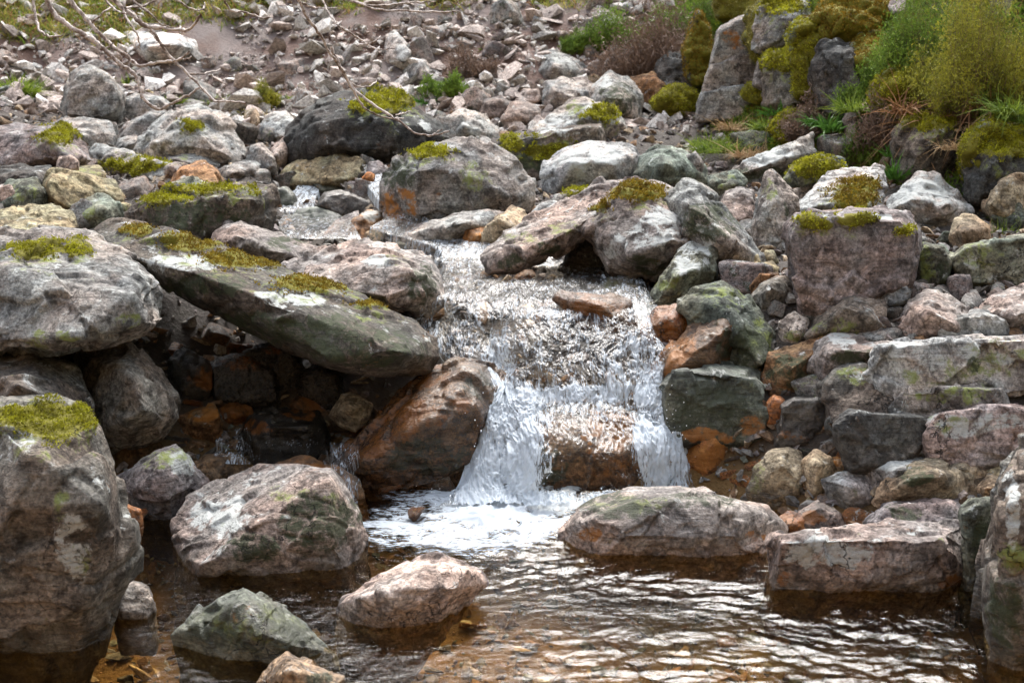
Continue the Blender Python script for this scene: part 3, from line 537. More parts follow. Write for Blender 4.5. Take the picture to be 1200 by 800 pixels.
# ---- left bank, upstream
R('boulder', 'weathered brown boulder with a moss band over a dark hollow', 'M', '-30,150 0,149 76,149 92,163 108,188 90,196 40,196 -30,198', '60,165,.0 80,185,.0', moss=[(70, 158, 30, 12)], mossc=0, t=.8, d=8.9, sc=1.15)
R('rock', 'dark stone under the weathered moss-banded boulder', 'K', '-20,214 0,196 60,193 64,210 40,225 -20,225', t=.5, sc=1.2)  # near-black block put in for the shade of the hollow
R('slab', 'long pale stone with a moss fringe behind the dark mossy rock', 'L', '103,180 112,168 150,178 190,190 209,198 205,208 150,208 110,196', moss=[(165, 196, 45, 9)], t=.6, cat='boulder')
R('rock', 'rounded grey stone resting beside the moss-fringed stone', 'G', '184,192 195,180 230,175 252,180 258,194 220,200', alg=[(215, 184, 10, 5)], sc=1.2)
R('rock', 'pistachio green flat stone on the left bank', 'Y', '66,206 75,195 115,192 123,203 115,212 75,213', alg=[(95, 202, 40, 12)], t=.4, sc=.8)
R('boulder', 'tan boulder below the pistachio stone', 'Y', '52,215 60,200 85,206 130,210 142,226 130,242 80,244 58,232', t=.6, sc=.75)
R('boulder', 'dark olive stone beside the tan boulder', 'N', '0,225 10,212 40,209 54,222 50,240 20,245 -10,242', alg=[(30, 225, 25, 14)])
R('rock', 'brown stone by the dark mossy rock top', 'B', '196,222 210,198 240,188 258,200 258,222 230,228', sc=1.5, t=.5)
R('rock', 'olive ridge stone in front of the brown one', 'N', '182,232 200,214 225,206 250,215 252,228 210,236', alg=[(210, 222, 30, 10)], sc=1.3)
R('boulder', 'grey-green stone beside the pale yellow rock', 'N', '83,250 100,232 120,226 140,238 142,262 110,270 86,266', alg=[(100, 245, 14, 12)], sc=1.2)
R('boulder', 'pale yellow tan rock at the left edge', 'Y', '-30,262 0,250 30,246 60,240 84,246 90,265 80,285 0,288 -30,285', t=.6, sc=.85)
R('rock', 'small pink stone by the left edge', 'P', '-6,235 -4,217 12,216 23,228 20,238 4,240', t=.3)
R('rock', 'pinkish banded stone atop the dark stones', 'P', '64,198 68,184 84,181 93,190 92,199', t=.25, d=8.4)
R('boulder', 'large pale peaked boulder with a small moss spot', 'L',
  '160,178 176,150 206,126 232,124 262,138 280,165 290,186 275,196 240,196 200,192 168,190', '190,165,.0 220,145,.1 235,165,.0 265,180,.0', t=.9, moss=[(226, 150, 12, 8)], sc=1.05, strat=1.4)
R('rock', 'grey lens-shaped stone before the grassy boulder', 'G', '130,140 132,122 160,111 190,114 202,125 180,134 145,142', t=.6, sc=1.3)
R('rock', 'grey stone overlapping the large peaked boulder', 'G', '138,162 150,144 176,130 194,132 185,150 160,165', t=.5, sc=1.2)
R('rock', 'low grey stone in the gap left of the peaked boulder', 'G', '132,178 138,164 160,158 167,168 160,182', t=.4)
R('boulder', 'flat grey ledge stone by the left bank path', 'G', '70,165 74,138 100,138 128,142 138,158 125,172 90,172', '90,158,.0', t=.7, sc=1.2)
R('boulder', 'round-backed boulder with a shaggy grass front', 'L', '75,135 76,105 88,84 108,78 135,92 146,112 138,130 110,142', t=.8, sc=.8)
R('rock', 'slate grey thin slab left of the domed boulder', 'G', '256,204 262,194 290,188 305,192 302,202 280,208', t=.4)
R('rock', 'striped grey stone against the dark domed boulder', 'G', '285,195 290,172 305,168 322,182 324,196 300,200', t=.5, sc=1.1)
R('rock', 'pale blue-grey flat stone below the orange grass', 'L', '304,152 312,134 335,132 352,146 345,160 318,162', t=.6, sc=1.15)
R('rock', 'tan leaning stone among the grass tufts', 'T', '282,148 288,130 300,126 305,142 298,152', t=.3)
R('rock', 'pink stone jammed behind the slate thin slab', 'P', '312,192 318,174 334,160 338,180 328,196', t=.4)
R('boulder', 'large white flat rock on the far scree', 'W', '143,48 150,36 175,38 205,40 228,46 232,58 205,66 170,72 155,62', '175,55,.0 205,52,.0', t=.9, sc=1.15, rough=.6)
R('slab', 'long cream slab half buried in the scree', 'W', '450,66 452,42 465,38 484,60 478,72', t=.8, sc=.85, cat='boulder')
R('rock', 'cream block at the end of the cream slab', 'W', '470,90 478,72 498,70 508,90 490,96', t=.5, sc=.8)
R('rock', 'white stone at the foot of the small twiggy bush', 'W', '524,84 530,76 545,72 551,80 548,92 530,90', t=.5, sc=.85)
R('rock', 'purple block high in the stream gap', 'P', '688,24 694,10 708,7 722,18 716,30', t=.6, sc=.7)
R('rock', 'pale stone high by the twiggy bush', 'W', '702,32 706,20 722,18 735,28 728,38', t=.6, sc=.8)
R('rock', 'far pale stone at the top of the stream gap', 'W', '720,12 728,2 750,-2 752,8 735,14', t=.6, sc=.8)
# ------------------------------------------------------------------ ground sheet
def ground_material():
    t = NT('ground'); tc = t.n('TexCoord').outputs['Object']
    az = t.n('Attribute', attribute_name='zone'); a = t.sep(az.outputs['Color'])          # r: bed, g: soil, b: bank
    n = t.noise(tc, 5, 8, .7); n2 = t.noise(tc, 38, 6, .7); n0 = t.noise(tc, 1.3, 5, .6)
    v = t.n('TexVoronoi', {'Scale': 16.0}); vc = t.sep(v.outputs['Color'])
    t.set(v.inputs['Vector'], tc)
    peb = t.mix(n2, (.02, .017, .014), (.16, .13, .11)); peb = t.mix(t.ss(n, .5, .65), peb, (.10, .085, .07))
    soil = t.mix(n2, (.06, .028, .018), (.28, .17, .13))
    soil = t.mix(t.ss(n0, .42, .6), soil, t.mix(n2, (.14, .11, .10), (.34, .28, .26)))
    bed = t.mix(n, (.06, .03, .006), (.46, .26, .08)); bed = t.mix(t.ss(n0, .48, .62), bed, t.mix(n2, (.20, .13, .05), (.52, .38, .18)))
    bank = t.mix(n2, (.02, .02, .006), (.13, .12, .03))
    bank = t.mix(t.ss(n, .5, .62), bank, t.mix(n2, (.05, .06, .006), (.20, .20, .03)))
    c = t.mix(a[1], peb, soil); c = t.mix(a[0], c, bed); c = t.mix(a[2], c, bank); c = t.mix(az.outputs['Alpha'], c, t.mix(n2, (.02, .022, .01), (.07, .065, .03)))
    b = t.n('Bump', {'Strength': 1.0, 'Distance': .07}); t.set(b.inputs['Height'], n2)
    p = t.n('BsdfPrincipled', {'Roughness': .85}); t.set(p.inputs['Base Color'], c); t.set(p.inputs['Normal'], b.outputs[0])
    return t.done(p.outputs[0])
GROUND = ground_material()
xs = np.concatenate([[-120, -60, -30, -18, -12, -9], np.arange(-7.5, 7.5, .045), [9, 12, 18, 30, 60, 120]])
ys = np.concatenate([[-60, -20, -6, -2, 0, 1], np.arange(2, 8, .04), np.arange(8, 20, .07), [21, 23, 26, 30, 40, 60, 120, 200]])
X, Y = np.meshgrid(xs, ys); Z = terrain_z(X, Y)
fl = np.stack([X.ravel(), Y.ravel(), Z.ravel()], 1)
near = (Y.ravel() < 22) & (np.abs(X.ravel()) < 7.5)
fl[:, 2] += np.where(near, fbm(fl * [5, 5, 0], 4, 21) * .045, 0)
me = mesh_np('ground', fl, grid_faces(len(xs), len(ys)), GROUND)
t_ = fl[:, 1] - shore(fl[:, 0])
xb_ = np.interp(fl[:, 1], [2, 4, 6, 7.2, 9.5, 12, 14, 18, 30], [7, 5.5, 3.9, 3.05, 1.95, 1.55, 1.75, 2.6, 5])
set_attr(me, 'zone', np.stack([1 - sstep(.0, .5, t_), sstep(10.5, 12, fl[:, 1]), sstep(-.1, .3, fl[:, 0] - xb_), sstep(17, 19, fl[:, 1] + 2 * np.abs(np.clip(np.abs(fl[:, 0]) - 7, 0, 9)))], 1))
g = link('ground', me); tag(g, kind='structure')
# ------------------------------------------------------------------ smaller stones
def inside(px, py, poly):
    c = False; n = len(poly)
    for i in range(n):
        x1, y1 = poly[i][:2]; x2, y2 = poly[i - 1][:2]
        if (y1 > py) != (y2 > py) and px < (x2 - x1) * (py - y1) / (y2 - y1) + x1: c = not c
    return c
STREAM = [[(343, 195), (366, 198), (378, 222), (372, 240), (405, 258), (425, 290), (340, 298), (322, 268), (330, 245), (350, 235)],
          [(424, 204), (456, 206), (456, 238), (500, 270), (560, 290), (640, 312), (745, 318), (765, 350), (760, 400), (790, 440), (800, 600), (540, 600), (560, 480), (590, 430), (495, 400), (515, 330), (500, 300), (430, 285), (430, 240)],
          [(-50, 860), (-50, 640), (140, 600), (200, 570), (420, 560), (560, 590), (660, 600), (920, 640), (1150, 690), (1260, 860)]]
PROTO = []
for k in range(18):
    r = np.random.RandomState(900 + k)
    bm = bmesh.new(); a = r.uniform(.5, 1, 3) * [1, .8, .65 if k % 3 else .38]
    q = np.array([(sx, sy, sz) for sx in (-1, 1) for sy in (-1, 1) for sz in (-1, 1)]) * r.uniform(.45, 1, (8, 3)) if k % 4 else r.normal(size=(9, 3))
    q = (q if k % 4 else q / np.linalg.norm(q, axis=1)[:, None] * 1.2) * a * .5
    hull_into(bm, [tuple(p) for p in q])
    v, n, e, f = voxel(bm, .032); v = weather(v, n, e, .9, 40 + k, 1.1, .8, .03, 1)
    v /= np.abs(v[:, [0]]).max() * 2
    me = mesh_np('stone', v, f, ROCK); nn = normals(me)
    a1 = np.zeros((len(v), 3)); a2 = np.zeros((len(v), 3)); w_ = fbm(v * 4, 3, k)
    if k % 4 == 0: a1[:, 2] = sstep(0, .3, w_)
    if k % 4 == 1: a1[:, 1] = sstep(0, .3, w_)
    if k % 5 == 2: a2[:, 2] = sstep(0, .3, w_)
    set_attr(me, 'mka', a1); set_attr(me, 'mkb', a2); PROTO.append((me, v.min(0), v.max(0), k))
CNAME = dict(G='grey', M='mauve', P='pink', T='tan', L='pale grey', D='dark grey', B='brown', N='grey-green', Y='buff', K='black', O='rusty', W='whitish')
SUF = [('green-tinged', 0), ('lichen-spotted', 1)]
used = {}; placed = []; FILL = []
rr = random.Random(11)
def nearest_land(px, py):
    c = []
    for (lab, (lx, ly), (w_, h_), d_) in LAND:
        if w_ * h_ < 900: continue
        if lx < -5 or lx > 1205: continue
        c.append((math.hypot((px - lx) / (w_ * .5 + 12), (py - ly) / (h_ * .5 + 12)), lab, lx, ly, w_, h_))
    return sorted(c)[:9]
def place_stone(px, py, wpx, pal, wet=0, what='rock', d=None):
    d = d or ground_d(px, py)
    me, lo, hi, k = rr.choice(PROTO)
    s = wpx * d / 1500
    o = link(what, me, None, (0, 0, 0)); P_ = at(px, py, d)
    sz = rr.uniform(.75, 1.1)
    o.scale = (s, s * rr.uniform(.8, 1.1), s * sz); o.rotation_euler = (rr.uniform(-.5, .5), rr.uniform(-.5, .5), rr.uniform(0, 6.28))
    hz = (hi[2] - lo[2]) * s * sz
    o.location = (P_[0], P_[1] + s * .2, P_[2] + hz * .22)
    cc = rr.choice(pal); b = rr.uniform(.8, 1.3); o.color = (*[c * b for c in COL[cc]], 1 - wet)
    flat = (hi[2] - lo[2]) * sz < .45
    size = 'tiny' if wpx < 15 else 'small' if wpx < 24 else 'mid-sized' if wpx < 36 else 'large'
    desc = [('wet ' if wet > .5 else '') + CNAME[cc], ('flat ' if flat else '')]
    base = f"{size} {desc[0]} {desc[1]}stone"
    for _, lab, lx, ly, w_, h_ in nearest_land(px, py):
        rel = 'just below the' if py > ly + h_ * .45 else 'behind the' if py < ly - h_ * .4 else 'beside the'
        words_ = lab.split(); short = ' '.join(words_[:9]) if len(words_) > 9 else lab
        while short.split()[-1] in ('a', 'the', 'with', 'of', 'in', 'on', 'its', 'over', 'and', 'by', 'from', 'under', 'beside', 'behind', 'between', 'at', 'to', 'pale', 'dark', 'one'): short = ' '.join(short.split()[:-1])
        L_ = f"{base} {rel} {short}"
        if len(L_.split()) > 16: L_ = ' '.join(L_.split()[:16])
        if L_ not in used: break
    used[L_] = 1
    tag(o, L_, 'stone', 'small stones filling the gaps between the boulders')
    placed.append((px, py, wpx)); FILL.append((wpx, o)); return o
def fill(poly, n, lo, hi, pal, wet=0, gap=.50, power=1.9, avoid=True, group=None):
    xs_ = [p[0] for p in poly]; ys_ = [p[1] for p in poly]; k = 0
    for _ in range(n * 60):
        if k >= n: break
        px, py = rr.uniform(min(xs_), max(xs_)), rr.uniform(min(ys_), max(ys_))
        wpx = lo + (hi - lo) * rr.random() ** power
        if not inside(px, py, poly): continue
        if avoid and any(inside(px, py, s_) for s_ in STREAM): continue
        if any(inside(px, py - wpx * q, o_[1]) and py < max(p[1] for p in o_[1]) - 4 for o_ in ROCKS for q in (.15,)): continue
        if any(math.hypot(px - a, (py - b) * 1.5) < (wpx + c_) * gap for a, b, c_ in placed): continue
        place_stone(px, py, wpx, pal, wet); k += 1
fill([(0, 110), (330, 110), (340, 200), (330, 320), (0, 300)], 60, 14, 52, 'GGPLTNYD')
fill([(330, 190), (700, 90), (820, 170), (820, 300), (560, 300), (330, 300)], 44, 12, 44, 'GPLTGM')
fill([(740, 170), (1200, 190), (1200, 420), (1010, 480), (900, 520), (860, 440), (740, 400)], 92, 15, 66, 'GPLNTDM')
fill([(860, 400), (1000, 440), (1000, 560), (870, 560)], 20, 18, 50, 'BDOTK', .5)
fill([(850, 500), (1180, 500), (1180, 610), (1130, 600), (930, 640), (860, 600)], 34, 14, 40, 'TPGBOG', .25)
fill([(190, 400), (440, 400), (430, 560), (200, 560)], 24, 14, 42, 'BOBDK', .8, avoid=False)
fill([(480, 30), (720, 10), (730, 110), (500, 130)], 40, 16, 46, 'PLWPM')
fill([(0, 60), (480, 90), (480, 130), (0, 135)], 30, 14, 40, 'PWLGP')
# streambed stones seen through and between the water
def bed_stone(px, py, wpx, pal, wet=.9): return place_stone(px, py, wpx, pal, wet)
for (px, py, wp, pal) in [(150, 620, 44, 'O'), (640, 360, 20, 'O'), (606, 345, 16, 'B'), (395, 278, 14, 'O'), (560, 305, 18, 'P'), (585, 300, 14, 'T'), (478, 248, 14, 'O'),
                          (500, 300, 16, 'B'), (535, 300, 14, 'O'), (520, 575, 24, 'B'), (455, 575, 30, 'O'), (700, 322, 20, 'O'), (670, 326, 16, 'B'), (760, 300, 16, 'K'),
                          (860, 570, 26, 'B'), (880, 548, 20, 'O'), (600, 300, 14, 'P'), (490, 610, 30, 'O'), (330, 560, 26, 'O')]:
    bed_stone(px, py, wp, pal)

FILL.sort(key=lambda q_: -q_[0])
for _, o_ in FILL[218:]: bpy.data.objects.remove(o_)
# one mass of loose stones: scree on the far slope, gravel between the boulders, pebbles on the pool floor
LOW = []
for k in range(10):
    r = np.random.RandomState(300 + k); bm = bmesh.new()
    q = r.normal(size=(9, 3)); q /= np.linalg.norm(q, axis=1)[:, None]; q *= r.uniform(.4, 1, 3) * [.55, .5, .34]
    hull_into(bm, [tuple(p) for p in q]); bmesh.ops.triangulate(bm, faces=bm.faces)
    LOW.append((np.array([v_.co[:] for v_ in bm.verts]), np.array([[v_.index for v_ in f_.verts] for f_ in (bm.verts.index_update() or bm.faces)]))); bm.free()
def gravel_material():
    t = NT('loose_stone'); a = t.n('Attribute', attribute_name='col').outputs['Color']; tc = t.n('TexCoord').outputs['Object']
    n = t.noise(tc, 45, 5, .7); p = t.n('BsdfPrincipled', {'Roughness': .85})
    c = t.mix(t.ss(n, .35, .65), t.mix(1.0, a, (.45, .42, .42), 'MULTIPLY'), t.mix(1.0, a, (1.25, 1.25, 1.25), 'MULTIPLY')); t.set(p.inputs['Base Color'], c)
    b = t.n('Bump', {'Strength': .6, 'Distance': .02}); t.set(b.inputs['Height'], n); t.set(p.inputs['Normal'], b.outputs[0]); return t.done(p.outputs[0])
LOOSE = gravel_material()
def scatter(name, label, X_, Y_, size, pal, seed, cat='stones', wetk=1.0):
    r = np.random.RandomState(seed); Z_ = terrain_z(X_, Y_); V, F, K = [], [], []; base = 0
    cols = np.array([COL[c] for c in pal])
    for i in range(len(X_)):
        v, f = LOW[r.randint(10)]; s = size[i]; a = r.uniform(0, 6.28); ca, sa = math.cos(a), math.sin(a)
        tl = r.normal(size=2) * .35; w_ = v * s * r.uniform(.7, 1.3, 3)
        w_ = np.stack([w_[:, 0] * ca - w_[:, 1] * sa, w_[:, 0] * sa + w_[:, 1] * ca, w_[:, 2] + w_[:, 0] * tl[0] + w_[:, 1] * tl[1]], 1)
        V.append(w_ + [X_[i], Y_[i], Z_[i] + s * .12]); F.append(f + base); base += len(v)
        K.append(np.tile(cols[r.randint(len(cols))] * r.uniform(.55, 1.35) * wetk, (len(v), 1)))
    me = mesh_np(name, np.concatenate(V), np.concatenate(F), LOOSE, False); set_attr(me, 'col', np.concatenate(K))
    o = link(name, me); tag(o, label, cat, kind='stuff'); return o
r = np.random.RandomState(5)
N = 26000; Yv = 11 + 6 * r.uniform(0, 1, N) ** 1.1; Xv = r.uniform(-.42, .30, N) * Yv
keep = Xv < np.interp(Yv, [9.5, 12, 14, 18], [1.9, 1.5, 1.7, 2.6]); dens = fbm(np.stack([Xv * .8, Yv * .8, Yv * 0], 1), 3, 77) > -.24; keep &= dens
Xv, Yv = Xv[keep], Yv[keep]
scatter('scree', 'loose pink and grey angular scree covering the bare far slope', Xv, Yv, (.022 + .09 * r.uniform(0, 1, len(Xv)) ** 4 + .30 * r.uniform(0, 1, len(Xv)) ** 14), 'PWPWPLL', 6, wetk=1.25)
N = 22000; Yv = r.uniform(4.4, 11.5, N); Xv = r.uniform(-.46, .46, N) * Yv
keep = ((Yv - shore(Xv)) > .05) & (Xv < np.interp(Yv, [4, 6, 7.2, 9.5, 12], [5.5, 3.9, 3.05, 1.95, 1.55]))
Xv, Yv = Xv[keep], Yv[keep]
scatter('gravel', 'angular gravel and rubble lying between the boulders', Xv, Yv, .025 + .10 * r.uniform(0, 1, len(Xv)) ** 3, 'PLGTDBM', 7, wetk=.85)
N = 9000; Yv = r.uniform(2.6, 5.6, N); Xv = r.uniform(-.5, .5, N) * Yv; keep = (Yv - shore(Xv)) < .25; Xv, Yv = Xv[keep], Yv[keep]
scatter('pebbles', 'amber and brown pebbles covering the pool bed under the water', Xv, Yv, .018 + .075 * r.uniform(0, 1, len(Xv)) ** 3, 'BTYBNBBDG', 8, wetk=1.0)
# ------------------------------------------------------------------ water
def water_material(name, tint, foam_lo, foam_hi, stretch, foam_scale, bump_scale, bump_d, ior=1.4, refl=1.0, gr=.06):
    t = NT(name); a = t.n('Attribute', attribute_name='flow').outputs['Color']; s3 = t.sep(a)       # r: foam amount
    uv = t.n('Attribute', attribute_name='uvw').outputs['Vector']
    V = t.mapping(uv, stretch)
    n = t.noise(V, foam_scale, 8, .74, .8); nf = t.noise(V, foam_scale * 4.5, 5, .7, .4)
    x = t.math('ADD', t.math('MULTIPLY_ADD', n, .9, t.math('MULTIPLY_ADD', nf, .7, -.3)), s3[0])
    foam = t.ss(x, foam_lo, foam_hi)
    b = t.n('Bump', {'Strength': 1.0, 'Distance': bump_d}); t.set(b.inputs['Height'], t.math('ADD', t.noise(V, bump_scale, 4, .6, .5), t.math('MULTIPLY', nf, .35)))
    fr = t.n('Fresnel', {'IOR': ior}); t.set(fr.inputs['Normal'], b.outputs[0])
    gl = t.n('BsdfGlossy', {'Roughness': gr}); t.set(gl.inputs['Normal'], b.outputs[0])
    tr = t.n('BsdfTransparent', {'Color': (*tint, 1)})
    m = t.n('MixShader'); t.set(m.inputs[0], t.math('MULTIPLY', fr, refl)); t.set(m.inputs[1], tr.outputs[0]); t.set(m.inputs[2], gl.outputs[0])
    fo = t.n('BsdfPrincipled', {'Base Color': (.52, .58, .64, 1), 'Specular IOR Level': .2, 'Roughness': .45}); t.set(fo.inputs['Normal'], b.outputs[0])
    tl = t.n('BsdfTranslucent', {'Color': (.8, .86, .9, 1)}); m2 = t.n('MixShader', {0: .25}); t.set(m2.inputs[1], fo.outputs[0]); t.set(m2.inputs[2], tl.outputs[0])
    m3 = t.n('MixShader'); t.set(m3.inputs[0], foam); t.set(m3.inputs[1], m.outputs[0]); t.set(m3.inputs[2], m2.outputs[0])
    return t.done(m3.outputs[0])
def set_vec(me, name, arr):
    a = me.attributes.new(name, 'FLOAT_VECTOR', 'POINT'); a.data.foreach_set('vector', np.ascontiguousarray(arr, np.float32).ravel())
POOL = water_material('pool_water', (.93, .79, .52), .84, 1.06, (1, 2.2, 1), 7, 22, .0022, 1.34)
FALL = water_material('white_water', (.92, .90, .86), .56, .78, (5.0, 1.0, 1), 8.0, 9, .010, 1.33, .13, .3)

# pool
xs = np.concatenate([[-5, -4, -3], np.arange(-2.5, 2.5, .0065), [3, 4, 5]]); ys = np.concatenate([[-3, -1, 1, 2, 2.4], np.arange(2.75, 5.75, .0085)])
X, Y = np.meshgrid(xs, ys); P_ = np.stack([X.ravel(), Y.ravel(), 0 * X.ravel()], 1)
px, py = project(P_)
fc = np.array([.25, 4.85]); dist = np.hypot(P_[:, 0] - fc[0], (P_[:, 1] - fc[1]))
amp = .55 + 1.6 * np.exp(-(dist / .55) ** 2) + .5 * sstep(-1.0, 1.2, P_[:, 0]) - .38 * (1 - sstep(-1.4, -.3, P_[:, 0]))
warp = np.stack([pn(P_ * 2.2, 1), pn(P_ * 2.2, 2), 0 * dist], 1) * .16 + np.stack([pn(P_ * 6, 11), pn(P_ * 6, 12), 0 * dist], 1) * .035
q = P_ + warp
h = .008 * pn(q * [4, 8, 1], 3) + .0038 * pn(q * [13, 23, 1], 4) + .0030 * pn(q * [28, 42, 1], 5) + .0014 * pn(q * [44, 60, 1], 7)
h += .003 * np.sin((np.hypot(q[:, 0] - .25, q[:, 1] - 4.9)) * 42 + 4 * pn(P_ * 3, 9)) * np.exp(-dist / 1.2)
churn = np.exp(-(dist / .5) ** 2); h2 = (np.abs(fbm(q * 16, 4, 12)) * .05) * churn
amp = amp * (.45 + .9 * sstep(-.25, .3, fbm(P_ * [1.2, 2.2, 1], 2, 41)))
P_[:, 2] = h * amp + h2
me = mesh_np('water', P_, grid_faces(len(xs), len(ys)), POOL)
foam = area_mask(px, py, [(550, 608, 165, 46)]) * .33 + area_mask(px, py, [(620, 585, 120, 26)]) * .3 + area_mask(px, py, [(520, 635, 165, 50)]) * .23 \
     + area_mask(px, py, [(860, 575, 60, 25)]) * .35 + area_mask(px, py, [(480, 575, 60, 15)]) * .2
foam += .25 * sstep(.002, .012, P_[:, 2] - .004) * np.exp(-dist / 1.0)
foam += area_mask(px, py, [(1000, 760, 320, 80), (650, 700, 220, 60)]) * .10 + area_mask(px, py, [(250, 740, 120, 30)]) * .06 - .04  # white flecks over the open pool stand in for ripple glints, as colour
set_attr(me, 'flow', np.stack([foam, foam * 0, foam * 0], 1)); set_vec(me, 'uvw', P_ * [1, 1, 0])
tag(link("water", me), kind='structure')

# sheets of running water given by rows: image x left, x right, y, distance
def sheet(name, rows, nu, sub, foam_areas, base=0.0, disp=.02, bulge=None, seed=0, fs=1.0, lift=0.0, mat=None):
    rows = [list(map(float, r_)) + ([] if len(r_) > 3 else [ground_d((r_[0] + r_[1]) / 2, r_[2]) - .03]) for r_ in rows]
    A = np.array(rows); s = np.arange(len(A)); k = np.linspace(0, len(A) - 1, (len(A) - 1) * sub + 1)
    def cr(col):   # smooth interpolation
        i = np.clip(k.astype(int), 0, len(A) - 2); f = k - i; c = A[:, col]
        p0, p1, p2, p3 = c[np.maximum(i - 1, 0)], c[i], c[i + 1], c[np.minimum(i + 2, len(A) - 1)]
        return .5 * (2 * p1 + (p2 - p0) * f + (2 * p0 - 5 * p1 + 4 * p2 - p3) * f ** 2 + (3 * p1 - p0 - 3 * p2 + p3) * f ** 3)
    xl, xr, yy, dd = cr(0), cr(1), cr(2), cr(3)
    u = np.linspace(0, 1, nu); PX = xl[:, None] + (xr - xl)[:, None] * u; PY = yy[:, None] + 0 * PX; D = dd[:, None] + 0 * PX
    if bulge is not None: D = D + bulge(PX, PY)
    a = (PX - 600) / 1500; b = -(PY - 400) / 1500; yv = b * SP + CP; zv = b * CP - SP
    P_ = np.stack([a / yv * D, D, CAM_Z + zv / yv * D], -1)
    ln = np.concatenate([[0], np.cumsum(np.linalg.norm(np.diff(P_[:, nu // 2], axis=0), axis=1))])
    uvw = np.stack([P_[..., 0], ln[:, None] + 0 * PX, P_[..., 2] * 0], -1)
    du = np.gradient(P_, axis=1); dv = np.gradient(P_, axis=0); n = np.cross(dv, du); n /= np.linalg.norm(n, axis=-1)[..., None] + 1e-9
    n *= np.sign(n[..., 2:3] + 1e-6)
    P_ = P_.reshape(-1, 3); n = n.reshape(-1, 3); uv = uvw.reshape(-1, 3); PX = PX.ravel(); PY = PY.ravel()
    w_ = uv + .05 * np.stack([pn(uv * 5, seed + 1), pn(uv * 5, seed + 2), 0 * PX], 1)
    ridge = 1 - np.abs(fbm(w_ * [22, 5.5, 1], 4, seed + 3)) * 2.2
    ridge2 = 1 - np.abs(fbm(w_ * [60, 22, 1], 3, seed + 5)) * 2.2
    lump = fbm(w_ * [6, 4, 1], 3, seed + 4)
    F = base + area_mask(PX, PY, [q[:4] for q in foam_areas]) * 0
    for q in foam_areas: F = F + area_mask(PX, PY, [q[:4]]) * q[4]
    edge = np.minimum(u, 1 - u) * 2; edge = np.tile(edge, len(k))
    P_ = P_ + n * ((ridge * .6 + ridge2 * .35) * disp * (.5 + np.clip(F, 0, .6) * 1.6) + lump * disp * 1.2 + lift)[:, None]
    P_ = P_ - n * ((1 - sstep(0, .10, edge)) * .06)[:, None]
    me = mesh_np(name, P_, grid_faces(nu, len(k)), mat or FALL)
    F = F + .10 * (ridge - .55) + .05 * (ridge2 - .5)
    set_attr(me, 'flow', np.stack([F, F * 0, F * 0], 1)); set_vec(me, 'uvw', uv)
    return tag(link(name, me), kind='structure')
def main_bulge(PX, PY):
    q = np.stack([PX.ravel() / 48, PY.ravel() / 62, PX.ravel() * 0], 1)
    return old_bulge(PX, PY) + (fbm(q, 2, 33) * .05 * np.clip((PY.ravel() - 330) / 40, 0, 1) * np.clip((600 - PY.ravel()) / 60, 0, 1)).reshape(PX.shape) - .05
def old_bulge(PX, PY):
    e = np.sqrt(((PX - 688) / 100) ** 2 + ((PY - 545) / 68) ** 2); b = -.17 * np.clip(1 - e ** 2, 0, 1) ** .8
    b += -.05 * np.exp(-((PX - 680) / 80) ** 2 - ((PY - 425) / 45) ** 2)
    b += .10 * np.exp(-((PX - 592) / 16) ** 2) * np.exp(-((PY - 440) / 50) ** 2)
    b += .07 * np.exp(-((PX - 575) / 14) ** 2) * sstep(370, 400, PY) * (1 - sstep(430, 470, PY))
    b += .20 * sstep(590, 500, PX) * sstep(350, 380, PY) * (1 - sstep(430, 460, PY))
    return b
sheet('cascade_water', [(505, 600, 300, 7.0), (512, 700, 312, 6.7), (510, 760, 322, 6.4), (506, 765, 334, 6.05), (500, 770, 347, 5.76), (495, 770, 360, 5.62), (485, 772, 374, 5.52), (485, 775, 388, 5.45),
                        (490, 785, 402, 5.39), (510, 790, 420, 5.33), (545, 785, 440, 5.27), (560, 785, 458, 5.21), (560, 795, 474, 5.15), (560, 802, 490, 5.09), (556, 808, 510, 5.03), (550, 812, 535, 4.98),
                        (540, 818, 560, 4.94), (520, 840, 580, 4.88), (500, 860, 594, 4.78)],
      420, 26, [(585, 440, 22, 60, .16), (592, 520, 52, 80, .22), (560, 570, 40, 30, .2), (780, 520, 44, 80, .2), (700, 464, 100, 12, .12), (745, 430, 45, 40, .1), (650, 405, 120, 46, -.02), (530, 395, 40, 25, .04),
                (600, 335, 130, 26, -.05), (690, 350, 30, 8, .05), (690, 545, 82, 50, -.17), (670, 470, 110, 22, .07), (620, 545, 34, 50, .12), (760, 530, 24, 50, .12), (640, 560, 40, 30, .03), (690, 590, 180, 16, .22), (640, 372, 60, 8, .05)], base=.055, disp=.030, bulge=main_bulge, seed=20)
sheet('stream_water', [(342, 364, 196), (345, 374, 210), (350, 376, 224), (338, 374, 240), (326, 372, 254), (322, 410, 266), (325, 420, 280), (335, 430, 294)], 90, 20, [(355, 230, 30, 30, .12)], base=.03, disp=.015, seed=40, lift=.06)
sheet('stream_water', [(424, 454, 203), (428, 455, 216), (432, 458, 232), (445, 475, 250), (450, 500, 266), (430, 530, 280), (470, 575, 292), (505, 640, 304), (510, 700, 316)], 110, 20, [(445, 235, 30, 30, .12), (540, 300, 60, 20, .08)], base=.03, disp=.015, seed=60, lift=.06)
sheet('stream_water', [(735, 770, 338, 6.0), (738, 772, 352, 5.8), (742, 775, 368, 5.66), (745, 772, 385, 5.55), (748, 772, 400, 5.45)], 40, 16, [(755, 375, 30, 30, .1)], base=.03, disp=.015, seed=80)
